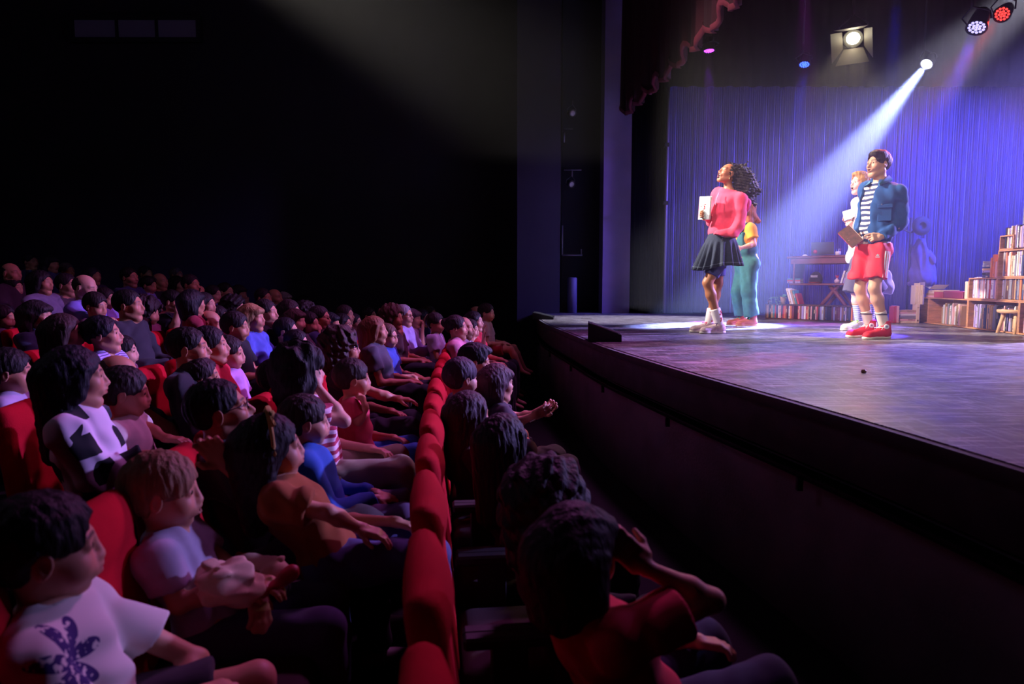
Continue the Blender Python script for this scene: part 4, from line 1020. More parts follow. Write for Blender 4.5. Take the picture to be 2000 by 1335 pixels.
mb.grid(rows); mb.grid([[(x, y, z-.005) for x, y, z in r] for r in rows]); mb.build('brim', cloth_mat('b82a3c'), o)
mb = MB(); 
for k_ in range(3): mb.tube([(-.05+.1*t/8, -.068-.018*(1-((t-4)/4)**2), .105+.018*math.sin(t*1.7+k_*2)) for t in range(9)], .0035, 5)
mb.build('crown_print', mat('white_thread', 'c8c0d8', .8), o2)
o = empty('figurine', PD.P(PD.hit(1631, 552)[0], .10, zz), 0, 'small round white figurine with red tufts on the desk shelf', 'figurine'); mb = MB(); mb.lathe([(.02, 0), (.036, .015), (.040, .035), (.030, .056), (.012, .066), (.010, .075), (.001, .08)], n=20); mb.build('figurine_body', mat('pot_white', 'c8a8c0', .5), o)
mb = MB()
for a in (-.5, 0, .5): mb.tube([(0, 0, .07), (math.sin(a)*.03, 0, .10), (math.sin(a)*.05, 0, .125)], [.008, .010, .002], 8)
mb.build('tuft', mat('tuft_red', 'b02848', .6), o)
for i, c in enumerate(('white', 'lilac')):
    o = book(PD.P(PD.hit(1641, 552)[0]+.0+i*.035, .10, zz), PD.rz, .025, .14, .19-.02*i, c, tilt=.25); tag(o, f'{c} book leaning at the end of the desk shelf', 'book', 'books leaning on the desk shelf')
# coat stand with a pale coat and a hat hoop
cs = on_z(1806, 617, STZ)+np.array([0, .5, 0]); d_ = cs[1]; o = empty('coat_stand', cs, 0, 'dark coat stand behind the crates against the string curtain', 'coat stand'); zq = lambda v: pt(1800, v, d_)[2]-STZ
bkm = mat('stand_black', '1a1830', .6); mb = MB(); mb.tube([(0, 0, .02), (0, 0, zq(425))], .02, 8); mb.build('pole', bkm, o)
mb = MB(); 
for a in range(4): mb.tube([(0, 0, .08), (.25*math.cos(a*1.57+.4), .25*math.sin(a*1.57+.4), .015)], .016, 6)
mb.build('base', bkm, o)
mb = MB()
for a in range(4): mb.tube([(0, 0, zq(455)), (.12*math.cos(a*1.57), .12*math.sin(a*1.57), zq(448)), (.17*math.cos(a*1.57), .17*math.sin(a*1.57), zq(436))], .012, 6)
mb.build('hooks', bkm, o)
mb = MB(); mb.lathe([(.10, -.02), (.15, -.01), (.155, .0), (.10, .02), (.06, .03), (.055, .025), (.09, .0)], (0, 0, 0), 28, np.array([[1, 0, 0], [0, 0, -1.], [0, 1, 0]])); h_ = mb.build('hat', mat('hat_dark', '1c1a3c', .8)); h_.location = tuple(pt(1800, 441, d_-.2)); tag(h_, 'round dark hat hanging on the coat stand', 'hat')
ct = np.array(pt(1805, 520, d_-.03)); S = SD(); S.rc(pt(1797, 474, d_-.05), pt(1806, 545, d_-.08), .07, .17, k=.05); S.rc(pt(1797, 476, d_-.05), pt(1818, 505, d_-.12), .05, .055, k=.03); S.rc(pt(1818, 505, d_-.12), pt(1820, 530, d_-.13), .055, .05, k=.03)
S.rc(pt(1790, 480, d_-.02), pt(1786, 552, d_-.02), .05, .10, k=.04)
c_ = link('hanging_coat', S.mesh('hanging_coat', .012, noise=(.022, 22, 8, (1.6, 1.6, .25)), cuts=[(pt(1805, 557, d_), (.1, 0, -1))], mats=cloth_mat('5c4c8c'), org=ct)); c_.location = tuple(ct); tag(c_, 'long lilac coat hanging on the dark coat stand', 'coat')
# small wooden stool
g = (on_z(1951, 651, STZ)+on_z(1977, 653, STZ))/2; o = empty('stool', (g[0]+.14, g[1]+.06, STZ), .2, 'small pale wooden stool in front of the stepped bookcase', 'stool'); wm = mat('stool_birch', 'd0a070', .6, .15, 30, .12, 7); zs_ = pt(1975, 605, g[1])[2]-STZ
mb = MB(); mb.lathe([(.15, -.035), (.165, -.03), (.17, -.005), (.165, 0), (.001, 0)], (0, 0, zs_), 28); mb.build('seat', wm, o)
for a in (.9, 2.4, 3.9, 5.5):
    mb = MB(); mb.tube([(.10*math.cos(a), .10*math.sin(a), zs_-.03), (.15*math.cos(a), .15*math.sin(a), 0)], [.022, .017], 10); mb.build('leg', wm, o)
# monitor wedges on the stage lip
def wedge(u0, u1, vb, vt, label, w_=.5):
    a = on_z(u0, vb, STZ); b_ = on_z(u1, vb, STZ)
    o = empty('stage_monitor', (0, 0, 0), 0, label, 'stage monitor'); return o
EM = mat('monitor_black', '0e0d12', .5, .2, 200); 
def footbox(u, v, length, wdt, h1, h2, ang, label):
    g = on_z(u, v, STZ); o = empty('stage_monitor', (*g[:2], STZ), ang, label, 'stage monitor')
    mb = MB(); L2 = length/2; mb.prism([(-wdt/2, 0), (wdt/2, 0), (wdt/2, h2), (-wdt/2, h1)], -L2, L2, M=np.array([[1, 0, 0], [0, 0, 1.], [0, 1, 0]])); b = mb.build('cabinet', EM, o)
    mb = MB(); n_ = nrm((h1-h2, 0, wdt)); c_ = np.array([0, 0, (h1+h2)/2]); tx = nrm(np.array([wdt, 0, h2-h1])); Mx = np.stack([tx, np.array([0, 1., 0]), np.cross(tx, (0, 1., 0))], 1); mb.box(c_, (wdt*.42, L2*.9, .004), Mx); mb.build('grille', mat('monitor_grille', '1a1a20', .6, .6, 500), o); return o
footbox(1180, 664, .36, .30, .17, .06, -.1, 'black wedge stage monitor on the lip of the stage')
footbox(1062, 622, .45, .30, .10, .03, -.1, 'flat black monitor at the far end of stage lip')
mb = MB(); mb.lathe([(.012, 0), (.016, .010), (.010, .02), (.001, .022)], n=10); o = mb.build('pebble', mat('crumb_gold', 'b8a060', .4)); o.location = tuple(on_z(1687, 728, STZ)); tag(o, 'tiny golden crumb lying on the bare stage floor', 'debris')
def girl_in_pink():
    g = on_z(1396, 650, STZ); d = g[1]; org = np.array([g[0], d, STZ])
    root = empty('person', org, 0, 'performer with long curly dark hair in pink hooded sweatshirt and dark denim skirt', 'person')
    q = lambda u, v, o=0: pt(u, v, d+o)
    fw = (-.93, -.34, 0)
    H = Head(q(1421, 340, 0), (-.88, -.26, .42), (.40, .1, .9), .93, fem=True, mouth=1.2, skin='a5694a', hair='1c120f', lips='8a3038', nose=1.1)
    J = standing(q, neck=q(1424, 367, .01), shL=q(1446, 388, -.10), shR=q(1402, 379, .13), elL=q(1443, 440, -.16), elR=q(1392, 430, .22),
        wrL=q(1430, 456, -.17), wrR=q(1379, 420, .0), pelvis=q(1407, 482), hipL=q(1415, 487, -.07), hipR=q(1403, 484, .08),
        knL=q(1382, 552, -.10), knR=q(1402, 553, .12), anL=q(1404, 630, -.08), anR=q(1385, 630, .10), b=fw, s=.97,
        hdL=(-1, .1, -.1), hdR=(-.9, -.55, .05), hnL=(.1, 1, 0), hnR=(.55, -.6, .1))
    J['hkR'] = dict(curl=.75, side=1, thumb=.3); J['hkL'] = dict(curl=1.2, side=1)
    B = body_sd(J, H, fem=True, feet=False)
    hb = headbox(H)
    finish(root, org, J, H, B, .0075, fine=[(*hb, .0042), (J['wrR']-.12, J['wrR']+.12, .0045)], shut=True)
    # hair: a big loose cloud of curls falling behind
    S = SD(); rr = random.Random(3)
    S.ell(H.P(-.03, 0, .045), np.array([.10, .088, .098])*.95, H.M, .02)
    S.box(H.P(.12, 0, -.06), (.085, .16, .16), H.M, .004, .02, True)
    ctr = [q(1446, 338), q(1455, 352), q(1462, 368), q(1459, 385), q(1448, 360), q(1447, 376)]
    for c_, r_ in zip(ctr, (.085, .10, .095, .07, .08, .06)): S.ell(c_, (r_, r_*.95, r_*1.05), None, .03)
    for i in range(46):
        c_ = ctr[rr.randrange(len(ctr))]; a = rr.uniform(0, 6.28); bz = rr.uniform(-.8, 1)
        dv = nrm((abs(math.cos(a))*1.0-.15, math.sin(a)*.8, bz)); e_ = c_+dv*rr.uniform(.10, .155)
        if e_[0] < q(1437, 350)[0] and e_[2] < q(1437, 372)[2]+.05: continue
        S.rc(c_, e_, .03, .008, k=.015)
    S.ell(H.P(.0, .10, -.01), (.034, .03, .042), H.M, .01, True); S.rc(H.P(.0, .07, -.05), H.P(-.01, .06, -.12), .03, .03, k=.01, sub=True)
    me = S.mesh('hair', .0065, noise=(.012, 95, 5), mats=hair_mat('1c1210'), org=org); link('hair', me, root)
    mb = MB(); e0 = H.P(-.006, .085, -.045)-org
    mb.tube([e0+np.array([.016*math.cos(t), 0, .016*math.sin(t)-.014]) for t in np.linspace(0, 6.283, 15)], .0032, 6)
    mb.build('earring', mat('gold', 'd8b070', .25, metal=1), root)
    # teeth seen in the open mouth
    t = MB(); t.box(H.P(.086, 0, -.047)-org, (.006, .012, .0035), H.M, bev=.002); t.build('teeth', mat('teeth', 'e8e2d6', .3), root)
    # sweatshirt with hood and a front pocket
    T = SD().ext(B, ('torso',), .022); T.ell(J['bel'], (.118, .140, .12), None, .04)
    T.rc(J['chest'], J['bel']+np.array([-.01, 0, -.03]), .108, .108, k=.06)
    for L in 'LR':
        T.rc(J['sh'+L], J['el'+L], .062, .060, k=.025)
        w_ = J['wr'+L]; dd = nrm(w_-J['el'+L])
        if L == 'L': T.rc(J['el'+L], w_, .062, .058, k=.02); T.rc(w_, w_+np.array([-.135, .01, -.005]), .056, .050, k=.03)
        else: T.rc(J['el'+L], w_-dd*.03, .060, .038, k=.03, cuts=[(w_-dd*.02, dd)])
    T.ell(q(1436, 384, .05), (.085, .11, .055), None, .03)
    T.rc(J['neck']+J['up']*.0, J['neck']+J['up']*.2, .062, .07, k=.01, sub=True)
    hem = q(1405, 462); me = T.mesh('sweatshirt', .0085, cuts=[(hem, (-.15, 0, -1))], noise=(.011, 30, 4, (1, 1, .6)), mats=cloth_mat('e2415f'), org=org); tp = link('sweatshirt', me, root); tp['label'] = 'pink hooded sweatshirt'
    HD = SD(); HD.rc(q(1430, 376, -.06), q(1444, 384, .0), .016, .045, k=.05); HD.rc(q(1444, 384, 0), q(1430, 375, .12), .045, .022, k=.05); HD.ell(q(1455, 400, .0), (.05, .11, .085), None, .05)
    link('hood', HD.mesh('hood', .009, noise=(.005, 30, 2), mats=cloth_mat('d8407a'), org=org), tp)
    mb = MB(); 
    for o_ in (-.02, .05): mb.tube([q(1404, 376, -.12+o_)-org, q(1399, 388, -.17+o_)-org, q(1398, 400, -.18+o_)-org], .004, 6)
    mb.build('drawstring', mat('cord', 'f0a0b0', .8), tp)
    # pleated skirt
    sk = MB(); W = q(1409, 456)-org; Hm = q(1401, 522)-org; n = 180; rows = []
    for i in range(14):
        t = i/13; c_ = W+(Hm-W)*t; yoke = min(1, t/.28); rx = .128+.098*t+.012*yoke; ry = .135+.115*t
        am = .0 if t < .25 else .026*(t-.25)/.75+.005
        rows.append([(c_[0]+(rx+am*math.sin(18*a+1.5*math.sin(2*a)))*math.cos(a), c_[1]+(ry+am*math.sin(18*a+1.5*math.sin(2*a)))*math.sin(a), c_[2]+.012*math.sin(3*a)*t-.07*math.cos(a)*-.4*t) for a in np.linspace(0, 2*math.pi, n, endpoint=False)])
    inn = [[tuple(np.array(p)*np.array([1, 1, 1])+(c_-np.array(p))*.04 for p, c_ in ((p, W+(Hm-W)*(i/13)) for p in r)) for r in [rows[i]]][0] for i in (13, 0)]
    sk.grid(rows+[list(r) for r in inn], closed=True)
    s_ = sk.build('skirt', mat('denim', '18233c', .85, .5, 320, .25, 60), root)
    mb = MB(); mb.tube([tuple(np.array(p)+np.array([0, 0, .006])) for p in [[c*1.003 if False else c for c in pp] for pp in rows[12][::2]+[rows[12][0]]]], .0022, 5, cap=False); mb.build('hem_stitching', mat('thread', '6a7488', .8), s_)
    mb = MB(); mb.box(q(1411, 470, -.158)-org, (.006, .006, .03)); mb.lathe([(.012, 0), (.012, .006)], q(1411, 461, -.165)-org, 12, np.array([[1, 0, 0], [0, 0, -1], [0, 1, 0.]])); mb.build('zip', mat('steel', 'b8b8c0', .3, metal=1), s_)
    # cycling shorts below the skirt
    T = SD()
    for L in 'LR':
        dd = nrm(J['kn'+L]-J['hip'+L]); e_ = J['hip'+L]+(J['kn'+L]-J['hip'+L])*.78; T.rc(J['hip'+L], e_, .10, .078, cuts=[(e_, dd)])
    link('cycling_shorts', T.mesh('cycling_shorts', .009, mats=cloth_mat('3a3f7c'), org=org), root)
    # socks with small hearts, trainers
    for L in 'LR':
        an = J['an'+L]; dd = nrm(J['kn'+L]-an); top_ = an+dd*.155
        T = SD().rc(an-dd*.075, top_, .043, .055, cuts=[(top_, dd)]); so = link('sock', T.mesh('sock', .007, mats=cloth_mat('e8dfe0', .04), org=org), root); so['label'] = 'white sock with red hearts'
        rr = random.Random(5)
        for i in range(9):
            a = rr.uniform(0, 6.28) if i > 5 else -1.57+rr.uniform(-1.1, 1.1); t = .02+.125*((i*5) % 9)/9; rad = .044+.011*t/.15+.003
            up_ = dd; o_ = nrm(np.array([math.cos(a), math.sin(a), 0])-up_*np.dot(up_, (math.cos(a), math.sin(a), 0))); sd_ = np.cross(up_, o_); c_ = an+up_*t+o_*rad-org
            M_ = np.stack([sd_, up_, o_], 1)
            P_ = [(0, -.009), (.009, .001), (.008, .006), (.004, .008), (0, .005), (-.004, .008), (-.008, .006), (-.009, .001)]
            mb = MB(); mb.prism([(x*1.1, y*1.1) for x, y in P_], -.003, .0015, M=M_, c=c_); mb.build('heart', mat('red_thread', 'b8142a', .8), so)
        x = shoe('trainer', (an[0], an[1], STZ+.088), (-1, -.25 if L == 'L' else -.12, 0), 1.0, [mat('trainer_mesh', 'd8b8c0', .8, .5, 300, .25, 40), mat('sole', 'e8dcd4', .6)], root, org, L=.275, laces=mat('lace', 'd02060' if L == 'R' else '4a2a6a', .8))
        x['label'] = 'chunky pale pink trainer'
    # the picture book she holds
    bk = empty('book', q(1377, 406, -.05), 0, 'thin pale mint picture book held upright against pink sweatshirt', 'book')
    M_ = frame((-.80, -.60, .0), (.10, 0, 1)); hw = .068; hh = .118
    c0 = np.array(bk.location)
    def pane(y0, y1, x0, x1, z0, z1, nm, m, par):
        mb = MB(); mb.box(M_ @ np.array([(x0+x1)/2, (y0+y1)/2, (z0+z1)/2]), ((x1-x0)/2, (y1-y0)/2, (z1-z0)/2), M_); return mb.build(nm, m, par)
    pane(-hw, hw, .008, .012, -hh, hh, 'front_cover', mat('mint_card', 'cfe6e0', .5), bk); pane(-hw, hw, -.012, -.008, -hh, hh, 'back_cover', mat('mint_card', 'cfe6e0', .5), bk)
    pane(-hw+.004, hw-.004, -.008, .008, -hh+.004, hh-.004, 'pages', mat('paper', 'f0e8d8', .9), bk); pane(-hw-.003, -hw, -.012, .012, -hh, hh, 'spine', mat('red_card', 'c84a48', .5), bk)
    mb = MB(); rr = random.Random(9)
    for i in range(14):
        y_, z_ = rr.gauss(0, .018), rr.gauss(.02, .03); mb.lathe([(.007*rr.uniform(.6, 1.4), 0), (.005, .0015)], M_ @ np.array([.012, y_, z_]), 8, np.stack([M_[:, 1], M_[:, 2], M_[:, 0]], 1))
    mb.build('cover_print', mat('red_print', 'b83a3e', .6), bk)
    return J

def boy_in_jacket():
    g = on_z(1700, 660, STZ); d = g[1]; org = np.array([g[0], d, STZ])
    root = empty('person', org, 0, 'performer in open blue jacket, striped shirt, red shorts and red high-top shoes', 'person')
    q = lambda u, v, o=0: pt(u, v, d+o)
    H = Head(q(1715, 322), (-.96, -.26, .02), (0, 0, 1), 1.0, skin='c99578', hair='20150f', stub=.12, nose=1.1, mouth=.12)
    J = standing(q, neck=q(1720, 350), shL=q(1754, 377, -.13), shR=q(1693, 371, .14), elL=q(1762, 433, -.10), elR=q(1686, 428, .26), wrL=q(1722, 462, -.20), wrR=q(1672, 468, .05),
        pelvis=q(1706, 484), hipL=q(1717, 492, -.08), hipR=q(1692, 490, .08), knL=q(1708, 562, -.10), knR=q(1680, 564, .11), anL=q(1726, 633, -.06), anR=q(1697, 632, .13), b=(-.90, -.43, 0), s=1.0,
        hdL=(-1, .0, -.05), hdR=(-.95, -.2, -.35), hnL=(.15, .9, -.4), hnR=(.2, -.8, .3))
    J['hkL'] = dict(curl=.95, side=1, fist=(.35, .9, 1.1, 1.15), thumb=.6); J['hkR'] = dict(curl=.8, side=-1, thumb=.4)
    B = body_sd(J, H, feet=False); hb = headbox(H)
    finish(root, org, J, H, B, .0075, fine=[(*hb, .0042), (J['wrL']-.12, J['wrL']+.12, .0045)], hair='side', hs=4, hairh=.005, hcol='24160f')
    T, c_ = top_sd(J, B, .012, 'none', hem=-.02, neck=.068); T.rc(J['chest'], J['bel'], .11, .11, k=.05)
    link('t_shirt', T.mesh('t_shirt', .0085, cuts=[(q(1700, 482), (0, 0, -1))], noise=(.004, 20, 2), mats=stripe_mat('26335e', 'f0dcd2', .047, 2, .52, .03, .006), org=org), root)['label'] = 'navy and cream striped t-shirt'
    # jacket, open at the front
    T = SD().ext(B, ('torso',), .028); T.rc(J['chest'], J['bel']-np.array([0, 0, .02]), .142, .140, k=.05); T.ell(J['bel']-np.array([0, 0, .06]), (.145, .172, .14), None, .04)
    for L in 'LR':
        T.rc(J['sh'+L], J['el'+L], .068, .064, k=.025); dd = nrm(J['wr'+L]-J['el'+L]); w_ = J['wr'+L]-dd*.005
        T.rc(J['el'+L], w_, .064, .050, k=.02, cuts=[(w_, dd)])
    T.rc(J['neck']+J['up']*.02, J['neck']+J['up']*.2, .070, .075, k=.01, sub=True)
    Mj = np.stack([J['b'], J['l'], J['up']], 1)
    f0 = q(1690, 425)
    op = J['chest']+J['b']*.15-J['l']*.02
    T.box(J['chest']+Mj @ np.array([.17, -.045, -.10]), (.125, .078, .42), Mj, .01, .012, True)
    hem = q(1720, 480)
    jk = link('jacket', T.mesh('jacket', .0085, cuts=[(hem, (0, 0, -1))], noise=(.012, 28, 8, (1, 1, .7)), mats=cloth_mat('0f4680'), org=org), root)
    mb = MB(); nk = J['neck']-org
    for sg in (-1, 1):
        P0 = nk+Mj @ np.array([-.07, .03*sg, .035]); P1 = nk+Mj @ np.array([.0, .085*sg, .03]); P2 = nk+Mj @ np.array([.085, .05*sg, -.045])
        mb.grid([[P0, P1, P2], [P0+Mj @ np.array([-.03, .01*sg, -.05]), P1+Mj @ np.array([0, .045*sg, -.05]), P2+Mj @ np.array([.03, .035*sg, -.03])], [P0+Mj @ np.array([-.022, .0, -.05]), P1+Mj @ np.array([0, .03*sg, -.055]), P2+Mj @ np.array([.02, .02*sg, -.035])], [P0+Mj @ np.array([.01, 0, 0]), P1+Mj @ np.array([0, -.012*sg, 0]), P2+Mj @ np.array([-.01, -.01*sg, 0])]])
    mb.build('collar', cloth_mat('2a6f96'), jk)
    mb = MB(); pc = q(1729, 402, -.168)-org; Mp = frame((-.45, -.88, .05)); mb.box(pc, (.006, .062, .018), Mp, bev=.004); mb.box(pc+np.array([0, .004, -.075]), (.004, .058, .062), Mp, bev=.004); mb.build('chest_pocket', cloth_mat('0f4680'), jk)
    mb = MB(); mb.lathe([(.007, 0), (.007, .004)], q(1722, 399, -.185)-org, 10, np.array([[1, 0, 0], [0, 0, -1], [0, 1, 0.]])); mb.build('button', mat('steel', 'd0d0d8', .3, metal=1), jk)
    # red shorts with three white stripes down the side and a small white trefoil
    T = SD().ext(B, ('pelvis',), .022); hems = []
    for L, e_ in (('L', q(1711, 543, -.10)), ('R', q(1678, 546, .10))):
        dd = nrm(e_-J['hip'+L]); T.rc(J['hip'+L], e_, .098, .098, k=.03, cuts=[(e_, dd)])
    sh_ = link('shorts', T.mesh('shorts', .008, cuts=[(q(1706, 476), (0, 0, 1))], noise=(.010, 26, 3), mats=mat('red_jersey', 'd8142c', .7, .2, 200, .08, 12), org=org), root); sh_['label'] = 'red jersey shorts'
    hp = J['hipL']; e_ = q(1711, 543, -.10); ax_ = nrm(e_-hp); sd_ = nrm(np.array([.30, -.95, 0])); sd_ = nrm(sd_-ax_*np.dot(sd_, ax_)); tn = np.cross(ax_, sd_)
    mb = MB()
    for k_ in (-1, 0, 1):
        P_ = []
        for i in range(14):
            t = i/13; c_ = hp+(e_-hp)*(t*1.0-.0); 
            row = []
            for j in (-1, 1):
                o_ = nrm(sd_+tn*(k_*.24+j*.055)); row.append(c_+o_*(.1005)-org)
            P_.append(row)
        V_ = [[r[0], r[1]] for r in P_]; V2 = [[a+(sd_*.006) for a in r] for r in P_]
        mb.grid(V2); mb.grid([[r[0], r2[0]] for r, r2 in zip(P_, V2)]); mb.grid([[r2[1], r[1]] for r, r2 in zip(P_, V2)])
    mb.build('side_stripes', mat('white_tape', 'e8e2e8', .7), sh_)
    mb = MB(); lc = q(1714, 500, -.186)-org; Ml = np.array([[1, 0, 0], [0, 0, -1], [0, 1, 0.]]).T
    Ml = np.stack([nrm((.93, -.36, 0)), np.array([0, 0, 1.]), nrm((-.36, -.93, 0))], 1)
    for a_, ln_ in ((0, .022), (.75, .019), (-.75, .019)):
        lf = [(0, 0), (.0055, ln_*.45), (.004, ln_*.8), (0, ln_), (-.004, ln_*.8), (-.0055, ln_*.45)]
        mb.prism([(x*math.cos(a_)+y*math.sin(a_), -x*math.sin(a_)+y*math.cos(a_)) for x, y in lf], 0, .004, M=Ml, c=lc)
    for k_ in (0, 1): mb.prism([(-.017, -.003-k_*.007), (.017, -.003-k_*.007), (.017, -.007-k_*.007), (-.017, -.007-k_*.007)], 0, .004, M=Ml, c=lc)
    mb.build('emblem', mat('white_tape', 'e8e2e8', .7), sh_)
    for L in 'LR':
        an = J['an'+L]; dd = nrm(J['kn'+L]-an); top_ = an+dd*.135
        T = SD().rc(an-dd*.075, top_, .042, .050, cuts=[(top_, dd)]); so = link('sock', T.mesh('sock', .007, mats=cloth_mat('d8c8bc', .04), org=org), root)
        mb = MB()
        for t in (.100, .108): mb.tube([an+dd*t-org+.0515*(np.array([math.cos(a), math.sin(a), 0])) for a in np.linspace(0, 6.283, 25)], .0028, 6, cap=False)
        mb.build('sock_band', mat('navy_thread', '2a2038', .8), so)
        x = shoe('high_top', (an[0], an[1], STZ+.088), (-1, -.30 if L == 'L' else -.12, 0), 1.05, [mat('red_canvas', 'd01830', .7, .3, 300), mat('rubber', 'eadfd0', .6)], root, org, L=.28, high=True, laces=mat('white_lace', 'f0e8e0', .8))
        x['label'] = 'red canvas high-top shoe with cream rubber sole'
        mb = MB(); zb = STZ+.088-.085*1.05; tx = nrm((-1, -.30 if L == 'L' else -.12, 0))
        tc_ = np.array([an[0], an[1], zb+.03])+tx*.195-org; mb.lathe([(.0, .014), (.018, .012), (.034, .002), (.040, -.012)], tc_, 16); mb.build('toe_cap', mat('rubber', 'eadfd0', .6), x)
        sdv = np.array([tx[1], -tx[0], 0])*(1 if L == 'L' else -1)
        sdv = np.array([-.12, -.99, 0])
        mb = MB(); mb.lathe([(.024, 0), (.024, .004), (.016, .006)], np.array([an[0]+.004, an[1], zb+.120])+sdv*.058-org, 18, np.stack([np.cross(np.array([0, 0, 1.]), sdv), np.array([0, 0, 1.]), sdv], 1))
        pa = mb.build('ankle_patch', mat('patch', 'e8e4ec', .6), x)
        mb = MB(); st = []
        for i in range(10):
            a_ = math.pi/2+i*math.pi/5; r_ = .0125 if i % 2 == 0 else .005; st.append((r_*math.cos(a_), r_*math.sin(a_)))
        mb.prism(st, .0055, .0075, M=np.stack([nrm(np.cross(np.array([0, 0, 1.]), sdv)), np.array([0, 0, 1.]), sdv], 1), c=np.array([an[0]+.004, an[1], zb+.120])+sdv*.058-org); mb.build('star', mat('blue_print', '24408a', .6), pa)
    # the book in his far hand
    bk = empty('book', q(1661, 462, .0), 0, 'brown covered book held low beside the striped shirt', 'book')
    M_ = frame((-.45, -.86, .30), (-.62, .25, .85)); hw, hh = .06, .10
    def pane(y0, y1, x0, x1, z0, z1, nm, m, par):
        mb = MB(); mb.box(M_ @ np.array([(x0+x1)/2, (y0+y1)/2, (z0+z1)/2]), ((x1-x0)/2, (y1-y0)/2, (z1-z0)/2), M_); return mb.build(nm, m, par)
    cm = mat('brown_card', '5a2c24', .5, var=.5, vscale=30)
    pane(-hw, hw, .010, .014, -hh, hh, 'front_cover', cm, bk); pane(-hw, hw, -.014, -.010, -hh, hh, 'back_cover', mat('red_card', 'c03048', .5), bk)
    pane(-hw+.004, hw-.004, -.010, .010, -hh+.003, hh-.003, 'pages', mat('paper', 'f0e8d8', .9), bk); pane(hw-.001, hw+.003, -.014, .014, -hh, hh, 'spine', mat('cream_card', 'e8c8b0', .5), bk)
    return J

def girl_in_dungarees():
    g = on_z(1452, 637, STZ); d = g[1]; org = np.array([g[0], d, STZ])
    root = empty('person', org, 0, 'performer with auburn hair in green dungarees over a mustard t-shirt', 'person')
    q = lambda u, v, o=0: pt(u, v, d+o)
    H = Head(q(1452, 407), (-.95, -.15, 0), (0, 0, 1), .95, fem=True, skin='d8a088', hair='8a4a2a')
    J = standing(q, neck=q(1455, 432), shL=q(1466, 446, -.10), shR=q(1450, 446, .12), elL=q(1472, 477, -.14), elR=q(1450, 478, .16), wrL=q(1447, 484, -.18), wrR=q(1441, 478, .05), pelvis=q(1459, 515), hipL=q(1463, 520, -.08), hipR=q(1455, 520, .08),
        knL=q(1462, 570, -.09), knR=q(1444, 570, .09), anL=q(1468, 618, -.07), anR=q(1449, 618, .10), b=(-.93, -.3, 0), s=.93, hdL=(-1, -.1, .0), hdR=(-1, -.2, .1), hnL=(.0, .7, -.5), hnR=(0, -.7, -.5), bulk=1.08)
    B = body_sd(J, H, fem=True, feet=False); finish(root, org, J, H, B, .008, fine=[(*headbox(H), .005)])
    S, nz = hair_sd(H, 'long', 3); S.rc(H.P(-.06, .03, -.05), q(1481, 432, -.02), .06, .03, k=.03); link('hair', S.mesh('hair', .0065, noise=nz, mats=hair_mat('9a5028'), org=org), root)
    T, c_ = top_sd(J, B, .016, 'short', neck=.07); link('t_shirt', T.mesh('t_shirt', .009, cuts=c_, noise=(.004, 24, 5), mats=cloth_mat('e0a030'), org=org), root)['label'] = 'mustard t-shirt'
    T, _ = legs_sd(J, B, .030, 1., .01); T.ell(J['bel'], (.13, .155, .12), None, .05); 
    T.box(J['chest']+J['b']*.085-J['up']*.05, (.045, .10, .10), np.stack([J['b'], J['l'], J['up']], 1), .02, .03)
    dg = link('dungarees', T.mesh('dungarees', .009, cuts=[(q(1455, 447), (0, 0, 1))], noise=(.009, 26, 6), mats=mat('green_denim', '2a6668', .85, .4, 300, .15, 25), org=org), root); dg['label'] = 'bottle-green dungarees'
    mb = MB(); 
    for sg in (-1, 1):
        P_ = [J['chest']+J['b']*.13+J['l']*.07*sg+J['up']*.03, J['neck']-J['up']*.03+J['l']*.09*sg+J['b']*.05, J['neck']-J['up']*.03+J['l']*.09*sg-J['b']*.05, J['chest']-J['b']*.12+J['l']*.03*sg]
        mb.tube([p-org for p in P_], .012, 6)
    mb.build('strap', mat('green_denim', '1c4a50', .85), dg)
    for L in 'LR':
        an = J['an'+L]; dd = nrm(J['kn'+L]-an); top_ = an+dd*.09
        T = SD().rc(an-dd*.075, top_, .040, .044, cuts=[(top_, dd)]); link('sock', T.mesh('sock', .008, mats=cloth_mat('8a1c3a'), org=org), root)
        shoe('ankle_boot', (an[0], an[1], STZ+.088), (-1, -.12, 0), .95, [mat('pink_suede', 'b8645c', .8, .3, 120), mat('gum_sole', 'c88a70', .6)], root, org, L=.265, high=True, laces=mat('green_lace', '30b878', .8))['label'] = 'pink suede boot with green laces'
